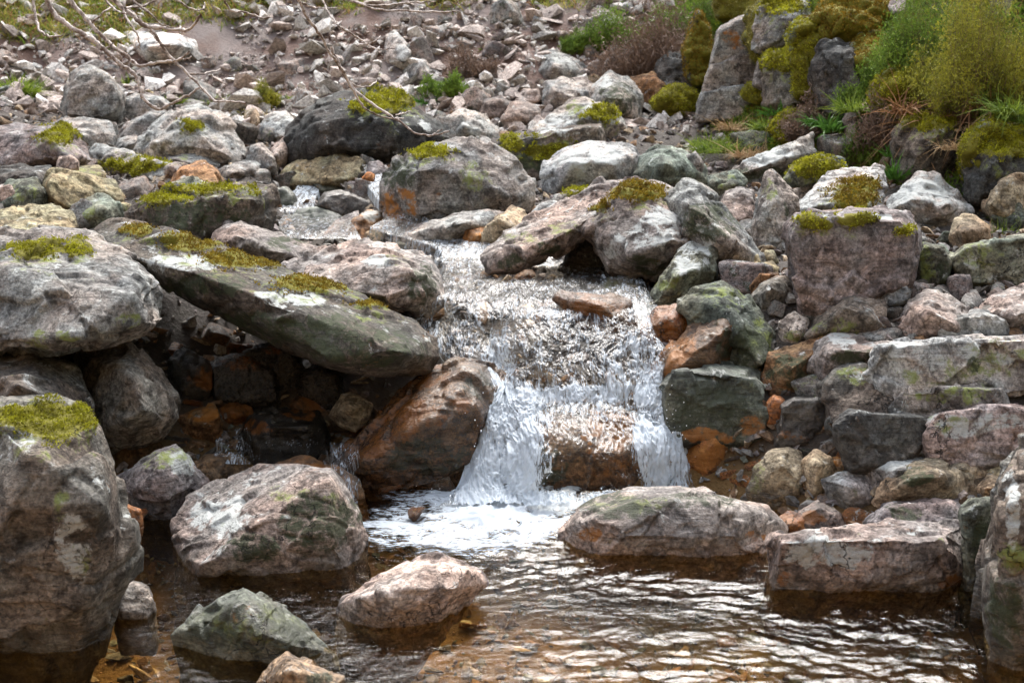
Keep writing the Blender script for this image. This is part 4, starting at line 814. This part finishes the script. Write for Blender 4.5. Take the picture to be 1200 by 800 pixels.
# dark trickles in the left hollow
for i, (x0, x1, ya, yb, dd, f_) in enumerate([(385, 415, 520, 590, 4.9, .05), (258, 288, 505, 545, 4.98, .02), (300, 380, 515, 552, 4.99, -.06)]):
    dd = min(dd, ground_d((x0 + x1) / 2, yb) - .02); n_ = 7
    sheet('trickle_water', [(x0 + 6 * math.sin(2.1 * q + i) - q, x1 + 6 * math.sin(1.7 * q + 2 * i) + q, ya + (yb - ya) * q / n_, dd + .18 * (1 - q / n_) ** 1.5 - .03 * q / n_) for q in range(n_ + 1)], 60, 12, [((x0 + x1) / 2, yb, (x1 - x0) * .6, 14, .12)], base=f_, disp=.02, seed=100 + i)
# flying drops round the falls
r = np.random.RandomState(3); V = []; F = []; bs = 0
ico = bmesh.new(); bmesh.ops.create_icosphere(ico, subdivisions=1, radius=1); iv = np.array([v_.co[:] for v_ in ico.verts]); ico.verts.index_update(); iff = np.array([[v_.index for v_ in f_.verts] for f_ in ico.faces]); ico.free()
for i in range(700):
    c = [(590, 540, 30, 50, 4.93), (780, 520, 25, 50, 4.95), (700, 480, 90, 14, 5.1), (560, 585, 60, 14, 4.7), (700, 592, 90, 8, 4.72), (780, 440, 25, 25, 5.3)][r.randint(6)]
    p = at(c[0] + r.normal() * c[2] * .6, c[1] + r.normal() * c[3] * .7, c[4] - .03 + r.normal() * .03); s = 0.0009 + .0022 * r.uniform() ** 3
    V.append(iv * s * [1, 1, r.uniform(1, 1.9)] + p); F.append(iff + bs); bs += len(iv)
t = NT('droplet'); pb = t.n('BsdfPrincipled', {'Base Color': (.85, .9, .95, 1), 'Roughness': .15}); SPR = t.done(pb.outputs[0])
o = link('spray', mesh_np('spray', np.concatenate(V), np.concatenate(F), SPR)); tag(o, 'white spray drops flying round the foot of the falls', 'spray', kind='stuff')
# ------------------------------------------------------------------ plants
def strands(bases, dirs, L, wd, seg, bend, r, taper=1.0):
    """curved flat blades; returns vertices, quads"""
    n = len(bases); d = dirs / np.linalg.norm(dirs, axis=1)[:, None]
    side = np.cross(d, r.normal(size=(n, 3))); side /= np.linalg.norm(side, axis=1)[:, None] + 1e-6
    curl = r.normal(size=(n, 3)) * bend * .3 + [0, 0, -bend * .6]
    k = np.linspace(0, 1, seg + 1); rows = []
    for q in k:
        c = bases + d * (L * q)[:, None] + curl * (L * q * q)[:, None]; ww = (wd * (1 - taper * q * .92))[:, None]
        rows += [c - side * ww, c + side * ww]
    v = np.stack(rows, 1).reshape(-1, 3); b = np.arange(n)[:, None] * 2 * (seg + 1)
    f = np.concatenate([np.concatenate([b + 2 * j, b + 2 * j + 1, b + 2 * j + 3, b + 2 * j + 2], 1) for j in range(seg)])
    return v, f
HEATH = plant_material('heath_leaf', (.04, .08, .014), (.24, .36, .05), 5, .3)
HEATH_Y = plant_material('heath_yellow', (.07, .09, .015), (.42, .40, .05), 5, .3)
TWIG = plant_material('heath_twig', (.09, .06, .045), (.30, .21, .16), 8, .1)
DRY = plant_material('dry_blade', (.22, .12, .05), (.62, .47, .28), 8, .3)
DRY_R = plant_material('dead_fern', (.14, .06, .03), (.45, .26, .13), 8, .25)
GRASS = plant_material('grass_blade', (.05, .10, .015), (.28, .36, .05), 7, .35)
GRASS_Y = plant_material('grass_yellow', (.14, .13, .03), (.50, .44, .12), 4, .35)
LEAF = plant_material('broad_leaf', (.03, .09, .015), (.14, .30, .05), 9, .3, .4)
def surf_point(px, py, back=0.0):
    d = ground_d(px, py); return at(px, py, d) + [0, back, -back * .3]
def ell(cx, cy, rx, ry, n, r):
    a = r.uniform(0, 6.283, n); q = np.sqrt(r.uniform(0, 1, n)); return cx + rx * q * np.cos(a), cy + ry * q * np.sin(a)
def bush(name, label, cx, cy, rx, ry, leaf, stems=260, needles=22, twig=TWIG, nl=.016, up=.8, cat='bush', seed=0, lean=(0, -.25, 0), base_y=None, group=None):
    r = np.random.RandomState(seed + 500); by = base_y or cy + ry * .9
    d = ground_d(cx, min(by, 780)); k = d / 1500; B = at(cx, by, d)
    n = stems; a = r.uniform(0, 6.283, n); q = np.sqrt(r.uniform(0, 1, n)) * (1 + .35 * np.sin(3 * a + seed) * np.sin(5 * a + 2 * seed))
    base = np.stack([B[0] + rx * k * .55 * q * np.cos(a), B[1] + rx * k * .45 * q * np.sin(a) + .05, B[2] - .05 + 0 * a], 1)
    tips = np.stack([B[0] + rx * k * q ** .7 * np.cos(a) * 1.0, B[1] + rx * k * .6 * q * np.sin(a) + lean[1] * ry * k * 2, B[2] + 2 * ry * k * (.50 + .5 * np.sqrt(np.clip(1 - q ** 2, 0, 1))) * r.uniform(.35, 1.15, n) * (.85 + .3 * np.sin(4 * q * np.cos(a) + seed * 2))], 1)
    dv = tips - base; L = np.linalg.norm(dv, axis=1)
    v, f = strands(base, dv, L, np.full(n, .0018 * k * 180), 3, .06, r)
    root = link(name, mesh_np('stems', v - B, f, twig, False), None, tuple(B)); tag(root, label, cat, group)
    m = n * needles; i = r.randint(0, n, m); tt = r.uniform(.25, 1.02, m)[:, None]
    # side sprigs spread the leaves away from the main stem
    p = base[i] + dv[i] * tt + r.normal(size=(m, 3)) * (.09 * rx * k) * tt
    sz = nl * r.uniform(.6, 1.4, m) * d / 7
    v, f = strands(p, r.normal(size=(m, 3)) * .6 + [0, 0, up], sz, sz * .13, 1, .2, r, .6)
    link('foliage', mesh_np('foliage', v - B, f, leaf, False), root)
    return root
def tuft(name, label, cx, cy, rx, hpx, leaf, n=160, bend=.5, wd=.0035, cat='grass tuft', seed=0, spread=.8, group=None, up=1.0, d=None):
    r = np.random.RandomState(seed + 900); d = d or ground_d(cx, cy); k = d / 1500; B = at(cx, cy, d)
    a = r.uniform(0, 6.283, n); q = np.sqrt(r.uniform(0, 1, n))
    base = np.stack([B[0] + rx * k * .7 * q * np.cos(a), B[1] + rx * k * .4 * q * np.sin(a), B[2] - .02 + 0 * a], 1)
    dr = np.stack([np.cos(a) * q * spread, np.sin(a) * q * spread - .15, up * r.uniform(.5, 1, n)], 1) + r.normal(size=(n, 3)) * .2
    v, f = strands(base, dr, hpx * k * r.uniform(.5, 1.15, n), np.full(n, wd * d / 7) * r.uniform(.6, 1.3, n), 4, bend, r)
    o = link(name, mesh_np(name, v - B, f, leaf, False), None, tuple(B)); tag(o, label, cat, group); return o

# cliff outcrop and moss hummocks on the steep bank
def hummock(label, cx, cy, rx, ry, mat, seed, depth=.5, col='N'):
    rx *= 1.25; ry *= 1.2
    rq = random.Random(seed); out = ' '.join(f'{cx + rx * rq.uniform(.65, 1.15) * math.cos(a):.0f},{cy + ry * rq.uniform(.65, 1.15) * math.sin(a):.0f}' for a in np.linspace(0, 6.283, 10)[:-1] + .3)
    d = ground_d(cx, min(cy + ry, 230)) - .12
    o = R('moss_hummock', label, col, out, d=d, t=depth, moss=[(cx, cy, rx * 1.2, ry * 1.2)], tuft=False, rough=2.6, cat='moss')
    vv = np.empty(len(o.data.vertices) * 3, np.float32); o.data.vertices.foreach_get('co', vv); vv = vv.reshape(-1, 3) + np.array(o.location, np.float32)
    nn = normals(o.data); idx = np.nonzero((nn[:, 1] < .5) & (nn[:, 2] > -.5))[0]
    tufts('moss', vv[idx], nn[idx], int(rx * ry * 3.0), .015, mat, o, seed, np.array(o.location), 3)
MOSS_PALE = plant_material('pale_moss', (.10, .085, .02), (.42, .38, .12), 9, .2)
MOSS_GOLD = plant_material('gold_moss', (.07, .04, .006), (.38, .25, .03), 7, .2)
R('boulder', 'top block of the grey cliff column, streaked with orange lichen', 'L', '832,74 842,34 868,20 890,24 892,62 874,70 842,80', d=ground_d(855, 135) - .05, t=.45, rust=[(858, 45, 12, 16)], strat=.4, rough=.7, sc=.75, box=True)
R('boulder', 'middle block of the grey cliff column', 'L', '822,108 833,74 872,60 892,64 896,96 872,104 832,112', d=ground_d(855, 135) - .12, t=.45, rough=.7, sc=.7, strat=.4, box=True)
R('boulder', 'lowest bluish block of the grey cliff column', 'L', '814,142 823,106 866,98 882,104 880,134 845,144', d=ground_d(855, 135) - .2, t=.45, rough=.7, sc=.75, strat=.4, box=True)
R('rock', 'pinkish cliff stone showing through beside the moss', 'P', '882,100 888,72 905,70 926,88 922,104 900,108', d=ground_d(900, 130) - .05, t=.3, sc=.6)
R('rock', 'small purple stone high among the heather', 'M', '1040,10 1046,-4 1064,-4 1062,14 1046,18', d=ground_d(1050, 60) - .1, t=.3, sc=1.3)
R('rock', 'mauve stone half hidden under the bank heather', 'M', '988,150 992,132 1004,128 1014,150 1010,175 992,180', d=ground_d(1000, 185) - .08, t=.3, sc=.8)
hummock('pale sage moss hummock crowning the cliff column', 870, 4, 32, 22, MOSS_PALE, 1)
hummock('tall sage and gold moss hummock beside the cliff column', 905, 38, 28, 40, MOSS_PALE, 2)
hummock('olive curtain of moss hanging over the bank hollow', 946, 70, 20, 48, MOSS, 3)
hummock('big golden moss hummock above the dead fern', 1000, 24, 44, 34, MOSS_GOLD, 4, .6)
hummock('lower golden brown moss lump beside the heather', 1022, 64, 22, 26, MOSS_GOLD, 5)
hummock('small round olive moss cushion at the cliff foot', 889, 108, 17, 12, MOSS, 6, .3)
hummock('bright green moss cushion low on the bank', 1165, 172, 44, 24, MOSS, 7, .5)
hummock('wide olive moss bank behind the dead fern', 1070, 110, 40, 30, MOSS, 10, .4)
hummock('shaded green moss lump above the tilted slab', 930, 150, 26, 18, MOSS, 11, .3)
hummock('yellow moss lump on the dark gully rock', 820, 62, 14, 40, MOSS_GOLD, 8, .4, 'K')
hummock('green moss apron under the twiggy bush', 792, 118, 26, 18, MOSS, 9, .4)
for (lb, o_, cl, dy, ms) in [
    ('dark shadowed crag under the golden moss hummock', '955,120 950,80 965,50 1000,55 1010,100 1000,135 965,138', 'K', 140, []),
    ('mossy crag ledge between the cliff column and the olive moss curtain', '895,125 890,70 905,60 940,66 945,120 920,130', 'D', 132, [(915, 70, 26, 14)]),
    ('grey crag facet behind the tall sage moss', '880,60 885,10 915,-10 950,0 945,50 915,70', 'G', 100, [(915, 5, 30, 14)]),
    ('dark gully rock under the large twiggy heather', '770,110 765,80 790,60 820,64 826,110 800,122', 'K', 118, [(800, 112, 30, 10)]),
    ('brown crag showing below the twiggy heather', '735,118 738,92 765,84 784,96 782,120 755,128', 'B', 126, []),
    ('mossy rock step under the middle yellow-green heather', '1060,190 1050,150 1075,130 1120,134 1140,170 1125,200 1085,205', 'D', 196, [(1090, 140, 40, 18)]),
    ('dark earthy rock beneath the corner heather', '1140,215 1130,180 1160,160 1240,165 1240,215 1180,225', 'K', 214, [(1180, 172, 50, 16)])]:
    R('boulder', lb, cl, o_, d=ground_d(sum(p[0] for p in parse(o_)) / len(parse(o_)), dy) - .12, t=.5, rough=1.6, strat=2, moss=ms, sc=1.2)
# heather and shrubs
bush('heather_bush', 'large twiggy purple-brown heather overhanging the gully', 775, 50, 78, 40, TWIG, 800, 12, nl=.022, seed=1, base_y=94, cat='heather')
bush('heather_bush', 'green sprigs of heather at the tip of the twiggy bush', 738, 38, 44, 26, HEATH, 420, 26, seed=2, cat='heather')
bush('heather_bush', 'green heather tuft crowning the gully edge', 800, 22, 44, 34, HEATH, 420, 26, seed=3, cat='heather')
bush('heather_bush', 'broad dark green heather sweeping down the bank', 1078, 48, 66, 54, HEATH, 900, 30, seed=4, cat='heather')
bush('heather_bush', 'tall yellow-green heather at the top corner of the bank', 1160, 50, 84, 84, HEATH_Y, 1300, 34, seed=5, base_y=135, cat='heather')
bush('heather_bush', 'yellow-green heather in the middle of the bank', 1115, 92, 56, 46, HEATH_Y, 700, 30, seed=6, cat='heather')
bush('heather_bush', 'bright green rounded heather clump over the mauve stone', 1020, 104, 38, 28, HEATH, 500, 34, seed=7, cat='heather')
bush('heather_bush', 'brown-stemmed heather below the bright green clump', 1040, 150, 40, 30, TWIG, 420, 20, nl=.02, seed=8, cat='heather')
bush('heather_bush', 'green heather overhanging the hollow between moss lumps', 935, 30, 18, 34, HEATH, 240, 26, seed=9, cat='heather')
bush('heather_bush', 'reddish stemmed heather above the tilted slab', 950, 140, 40, 26, TWIG, 420, 20, nl=.02, seed=10, cat='heather')
bush('heather_bush', 'small brown heather bush on the open scree', 552, 74, 30, 18, TWIG, 320, 10, nl=.02, seed=11, base_y=92, cat='heather')
bush('heather_bush', 'dull green heather clump behind the domed boulder', 520, 104, 24, 15, HEATH, 260, 24, nl=.02, seed=12, cat='heather')
bush('heather_bush', 'olive heather patch near the top centre of the slope', 690, 48, 26, 14, HEATH, 200, 22, seed=13, cat='heather')
bush('heather_bush', 'low green heather beside the pyramid stone', 1010, 176, 34, 20, HEATH, 260, 24, seed=14, cat='heather')
bush('heather_bush', 'dark heather under the tall corner heather', 1180, 128, 40, 24, HEATH, 320, 28, seed=15, cat='heather')
bush('heather_bush', 'green heather on the scree above the pale pointed rock', 672, 52, 18, 12, HEATH, 160, 22, seed=16, cat='heather')
bush('heather_bush', 'orange tipped heather on the left bank', 313, 112, 16, 14, HEATH_Y, 180, 22, seed=17, cat='heather')
# leafy and grassy tufts on the bank
for i, a in enumerate([
    ('dead_fern', 'hanging tuft of dead blades on the golden moss', 988, 62, 16, 30, DRY, 70, 1.1, .006, 'dead fern'),
    ('dead_fern', 'large russet dead fern drooping down the bank', 1084, 148, 20, 56, DRY_R, 150, 1.4, .007, 'dead fern'),
    ('dead_fern', 'straw and russet dead fern near the frame edge', 1155, 120, 26, 46, DRY_R, 110, 1.2, .007, 'dead fern'),
    ('dead_fern', 'pale dead blades above the bright moss cushion', 1140, 150, 26, 36, DRY, 50, 1.2, .006, 'dead fern'),
    ('wood_rush', 'glossy green leaf clump above the tilted slab', 968, 144, 28, 26, LEAF, 70, .7, .010, 'plant'),
    ('wood_rush', 'green strap-leaved clump below the cliff column', 915, 132, 26, 24, LEAF, 60, .7, .009, 'plant'),
    ('grass_tuft', 'long green and straw grass at the cliff foot', 850, 176, 50, 34, GRASS, 320, .9, .004, 'grass tuft'),
    ('grass_tuft', 'straw coloured grass hanging beside the long tilted slab', 880, 182, 26, 30, DRY, 200, 1.1, .004, 'grass tuft'),
    ('grass_tuft', 'bright grass spraying from the cliff foot corner', 828, 168, 24, 24, GRASS, 180, .8, .004, 'grass tuft'),
    ('fern', 'small fresh green fern behind the moss-crowned slab', 1050, 206, 14, 38, LEAF, 46, .5, .010, 'fern'),
    ('fern', 'pale green fern sprigs beside the small fresh fern', 1048, 180, 16, 24, LEAF, 40, .5, .010, 'fern'),
    ('grass_tuft', 'grass tuft with straw tips at the right-hand rubble', 1176, 274, 22, 30, GRASS, 130, .7, .004, 'grass tuft'),
    ('grass_tuft', 'dry grass stems growing with the rubble tuft', 1160, 280, 14, 26, DRY, 60, .7, .004, 'grass tuft'),
    ('grass_tuft', 'vivid green grass hummock by the path', 22, 112, 22, 34, GRASS, 420, .5, .006, 'grass tuft'),
    ('grass_tuft', 'yellow grass hanging over the round-backed boulder', 102, 118, 26, 26, GRASS_Y, 380, .9, .006, 'grass tuft'),
    ('grass_tuft', 'vivid green grass spot behind the peaked boulder', 201, 120, 14, 14, GRASS, 260, .5, .006, 'grass tuft'),
    ('grass_tuft', 'long green grass patch before the scree', 250, 124, 30, 18, GRASS, 420, .6, .006, 'grass tuft'),
    ('grass_tuft', 'yellow green grass fringe near the orange tipped heather', 300, 136, 24, 16, GRASS_Y, 260, .7, .006, 'grass tuft'),
    ('grass_tuft', 'green weeds beside the round-backed boulder', 144, 100, 14, 16, GRASS, 160, .6, .007, 'grass tuft'),
    ('grass_tuft', 'small green weed on bare soil near the orange tipped heather', 337, 116, 6, 12, GRASS, 70, .6, .006, 'grass tuft'),
    ('grass_tuft', 'small green weed on the scree near the cream slab', 443, 92, 9, 14, GRASS, 90, .6, .006, 'grass tuft'),
    ('wood_rush', 'strap-leaved weed beside the domed boulder moss', 500, 122, 12, 22, LEAF, 50, .7, .010, 'plant'),
    ('grass_tuft', 'faint green tuft under the hanging branch on the scree', 384, 74, 7, 14, GRASS, 70, .6, .006, 'grass tuft'),
    ('grass_tuft', 'green tuft on the path above the round-backed boulder', 80, 92, 9, 12, GRASS, 120, .6, .006, 'grass tuft'),
    ('grass_tuft', 'moss green tuft high in the central scree', 570, 58, 9, 10, GRASS, 80, .6, .006, 'grass tuft'),
    ]):
    nm, lb, cx, cy, rx, hp, mt, n_, bd, wd, ct = a; tuft(nm, lb, cx, cy, rx, hp, mt, n_, bd, wd, ct, i, d=(ground_d(cx, cy) - .28) if i < 11 else None)
for i, (lb, cx, cy, rx, hp, mt, n_, bd, wd, ct, nm, f_) in enumerate([
    ('straw grass hanging down the crag below the gold moss', 960, 62, 14, 46, DRY, 90, 1.3, .005, 'grass tuft', 'grass_tuft', .5),
    ('bright green grass spilling beside the cliff column top', 935, 30, 14, 44, GRASS, 150, .9, .005, 'grass tuft', 'grass_tuft', .6),
    ('russet dead fern tangled in the mid-bank heather', 1060, 130, 20, 44, DRY_R, 90, 1.3, .007, 'dead fern', 'dead_fern', .5),
    ('straw dead fern low beside the bright moss cushion', 1120, 172, 22, 40, DRY, 80, 1.2, .006, 'dead fern', 'dead_fern', .5),
    ('fresh green grass fan over the mauve stone', 1000, 128, 20, 36, GRASS, 170, .8, .005, 'grass tuft', 'grass_tuft', .5),
    ('glossy leaf rosette under the shadowed crag', 975, 150, 16, 30, LEAF, 46, .8, .011, 'plant', 'wood_rush', .45),
    ('green grass spray between crag ledge and tilted slab', 905, 150, 24, 32, GRASS, 200, .8, .005, 'grass tuft', 'grass_tuft', .4),
    ('straw coloured grass fringe over the lowest cliff block', 858, 150, 20, 26, DRY, 120, .9, .005, 'grass tuft', 'grass_tuft', .35),
    ('green grass fringe below the corner heather', 1185, 130, 24, 44, GRASS, 180, .9, .005, 'grass tuft', 'grass_tuft', .6)]):
    tuft(nm, lb, cx, cy, rx, hp, mt, n_, bd, wd, ct, 60 + i, d=ground_d(cx, cy) - f_)
# uncountable cover: low growth over the bank, turf over the top of the far slope
def cover(name, label, X_, Y_, L, wd, mat, seed, bend=.5, cat='undergrowth', lean=.6):
    r = np.random.RandomState(seed); Z_ = terrain_z(X_, Y_); n = len(X_)
    L = L * r.uniform(.4, 1.2, n)
    v, f = strands(np.stack([X_, Y_, Z_ - .01], 1), r.normal(size=(n, 3)) * lean + [0, -.2, .9], L, np.full(n, wd) * r.uniform(.6, 1.4, n), 2, bend, r)
    o = link(name, mesh_np(name, v, f, mat, False)); tag(o, label, cat, kind='stuff')
r = np.random.RandomState(50)
def bankpts(n, thr, sd):
    Yv = r.uniform(5.5, 14, n); xb = np.interp(Yv, [2, 4, 6, 7.2, 9.5, 12, 14, 18, 30], [7, 5.5, 3.9, 3.05, 1.95, 1.55, 1.75, 2.6, 5]); Xv = xb + r.uniform(-.05, 2.6, n) ** 1.0
    m = (fbm(np.stack([Xv * 2.2, Yv * 2.2, Yv * 0], 1), 3, sd) > thr) & (Xv < .46 * Yv); return Xv[m], Yv[m]
a = bankpts(150000, -.1, 60); cover('undergrowth', 'low green heath and moss sprigs clothing the steep bank', *a, .09, .008, HEATH, 61)
a = bankpts(110000, -.02, 62); cover('undergrowth', 'yellow-olive moss sprigs clothing the steep bank', *a, .06, .009, MOSS, 63)
a = bankpts(50000, .06, 64); cover('undergrowth', 'brown dead stalks scattered through the bank growth', *a, .13, .004, DRY_R, 65)
def turf(n, sd):
    px_ = r.uniform(-60, 700, n); edge = np.interp(px_, [-60, 0, 60, 130, 200, 300, 340, 470, 560, 640, 700], [52, 50, 56, 62, 48, 18, 12, 14, 6, 12, 12])
    py_ = edge + 8 * np.sin(px_ * .05) - r.uniform(0, 1, n) ** .8 * 110 + r.normal(size=n) * 4
    D = np.linspace(10, 24, 160); a_ = (px_ - 600) / 1500; b_ = -(py_ - 400) / 1500; yv = b_ * SP + CP; zv = b_ * CP - SP
    g_ = terrain_z((a_ / yv)[:, None] * D, np.tile(D, (n, 1)), False); ok = (CAM_Z + (zv / yv)[:, None] * D) <= g_
    j = ok.argmax(1); m = ok.any(1); d_ = D[j]; return (a_ / yv * d_)[m], (d_ + r.uniform(0, .1, n))[m]
a = turf(34000, 1); cover('grass', 'yellow-green turf draped over the top of the far slope', *a, .14, .006, GRASS, 71, .6, 'grass')
a = turf(30000, 2); cover('grass', 'straw yellow grass mixed in the turf of the far slope', *a, .16, .006, GRASS_Y, 72, .8, 'grass')
a = turf(12000, 3); cover('grass', 'brown dead grass in the turf of the far slope', *a, .16, .006, DRY_R, 73, .8, 'grass')

# ------------------------------------------------------------------ bare overhanging twigs
def bark():
    t = NT('bark'); tc = t.n('TexCoord').outputs['Object']; n = t.noise(tc, 60, 5, .7); n2 = t.noise(tc, 14, 4, .7)
    p = t.n('BsdfPrincipled', {'Roughness': .8}); t.set(p.inputs['Base Color'], t.mix(t.ss(t.math('ADD', n, n2), .85, 1.15), (.13, .09, .07), (.56, .50, .46)))
    b = t.n('Bump', {'Strength': .6, 'Distance': .004}); t.set(b.inputs['Height'], n); t.set(p.inputs['Normal'], b.outputs[0]); return t.done(p.outputs[0])
BARK = bark()
def tube(pts, rad, seg=7):
    pts = np.array(pts); n = len(pts); tg = np.gradient(pts, axis=0); tg /= np.linalg.norm(tg, axis=1)[:, None]
    up = np.array([.1, 1, .05]); a = np.cross(tg, up); a /= np.linalg.norm(a, axis=1)[:, None]; b = np.cross(tg, a)
    th = np.linspace(0, 6.283, seg + 1)[:-1]
    v = pts[:, None] + (a[:, None] * np.cos(th)[None, :, None] + b[:, None] * np.sin(th)[None, :, None]) * np.array(rad)[:, None, None]
    i = np.arange(n * seg).reshape(n, seg); j = np.roll(i, -1, 1)
    return v.reshape(-1, 3), np.stack([i[:-1].ravel(), j[:-1].ravel(), j[1:].ravel(), i[1:].ravel()], 1)
def branch(label, lines, d0, seed):
    r = np.random.RandomState(seed); o = None; org = at(lines[0][1][0][0], lines[0][1][0][1], d0)
    for li, (ww, P) in enumerate(lines):
        P = np.array(P, float); k = np.linspace(0, len(P) - 1, (len(P) - 1) * 6 + 1); i = np.clip(k.astype(int), 0, len(P) - 2); f = (k - i)[:, None]
        p0, p1, p2, p3 = P[np.maximum(i - 1, 0)], P[i], P[i + 1], P[np.minimum(i + 2, len(P) - 1)]
        Q = .5 * (2 * p1 + (p2 - p0) * f + (2 * p0 - 5 * p1 + 4 * p2 - p3) * f ** 2 + (3 * p1 - p0 - 3 * p2 + p3) * f ** 3)
        Q = Q + r.normal(size=Q.shape) * .5
        ph = r.uniform(0, 6); dd = d0 + .10 * np.sin(ph + np.linspace(0, 2.5, len(Q))) - .10 * math.sin(ph) * 1 + (0 if li == 0 else 0)
        W3 = np.array([at(q[0], q[1], z) for q, z in zip(Q, dd)])
        rad = ww * .56 * d0 / 1500 * (np.linspace(1.0, .42, len(Q)) + (r.uniform(size=len(Q)) > .85) * .28)
        v, fc = tube(W3, rad)
        me = mesh_np('branch' if li == 0 else 'twig', v - org, fc, BARK)
        x = link('bare_branch' if li == 0 else 'twig', me, o if li else None, tuple(org) if li == 0 else (0, 0, 0))
        if li == 0: o = x; tag(o, label, 'branch')
s5 = lambda s: [(float(a.split(',')[0]) / 5, float(a.split(',')[1]) / 5) for a in s.split()]          # read off an enlargement of 5
s3 = lambda s, ox=0: [(ox + float(a.split(',')[0]) / 2.9625, float(a.split(',')[1]) / 2.9625) for a in s.split()]
branch('short pale hooked twig, outermost of the hanging branches', [(3.2, s5('185,-40 200,60 222,150 235,182 300,215 370,205'))], 4.2, 1)
branch('long pale branch dropping to a forked tip above the peaked boulder', [
    (5.4, s5('255,-60 310,70 380,135 470,190 560,245 620,300 700,370 790,440 825,520 845,580 920,640 1000,610 1100,560 1165,515')), (3.0, s5('800,445 822,500 828,580'))], 4.3, 2)
branch('knotted grey branch crossing behind the long pale branch', [
    (4.6, s5('380,-40 450,50 530,140 600,215 680,285 760,345 820,385 900,372 1000,360 1060,345 1110,300')), (2.4, s5('530,145 600,80 660,42')), (2.2, s5('620,285 668,250')), (2.2, s5('1000,360 1080,345 1120,335'))], 4.45, 3)
branch('stout arched branch with hanging side twigs', [
    (5.6, s5('620,-40 700,30 760,80 850,150 940,162 1030,175 1110,170 1180,90')), (3.6, s3('470,65 530,110 580,185 640,245 690,295 745,350 800,352 855,358')), (3.0, s5('735,-30 728,80 770,150 810,220 815,290')),
    (2.4, s5('1055,190 1058,150')), (2.0, s3('600,215 650,190 655,180')), (2.4, s3('590,160 560,155 500,85 450,30')), (2.4, s3('660,258 710,255 765,240'))], 4.35, 4)
branch('thin double twigs crossing at the top edge', [(2.8, s5('745,-30 800,20 880,80 940,140 1020,165')), (2.6, s5('740,45 820,40 900,10 960,-20')), (2.6, s5('600,-20 680,60 750,80'))], 4.25, 5)
branch('short wavy twig over the bare soil', [(2.4, s3('600,-10 650,25 700,35 712,10')), (2.6, s3('770,-20 800,35 860,45 905,62 950,60'))], 4.5, 6)
branch('slender branch hanging over the dark domed boulder', [
    (3.4, s3('1030,-20 1065,60 1110,120 1150,190 1185,240 1230,320 1260,370 1300,395 1350,410 1400,412')), (2.4, s3('1110,-20 1150,60 1185,100')), (2.2, s3('1050,10 1100,28 1170,28')),
    (2.2, s3('1180,95 1240,130 1300,170 1370,168')), (2.0, s3('1240,160 1290,150 1320,125'))], 4.4, 7)
branch('fine branch reaching from the side to above the mossy midstream block', [
    (3.4, s3('1150,160 1190,250 1230,310 1290,360 1370,410 1440,460 1500,470 1560,455')), (2.2, s3('1370,400 1400,395 1425,385')), (2.2, s3('1190,255 1240,300 1290,295 1310,275')), (2.0, s3('1500,470 1520,458 1535,450'))], 4.6, 8)
branch('pair of pale twigs pointing across the upper scree', [(3.0, s3('1190,-10 1290,20 1400,12 1510,5')), (2.6, s3('1200,-5 1300,30 1450,40 1590,42'))], 4.5, 9)
print('script', round(time.time() - T_START, 1), 's; verts', sum(len(m.vertices) for m in bpy.data.meshes), 'rocks', len(ROCKS))
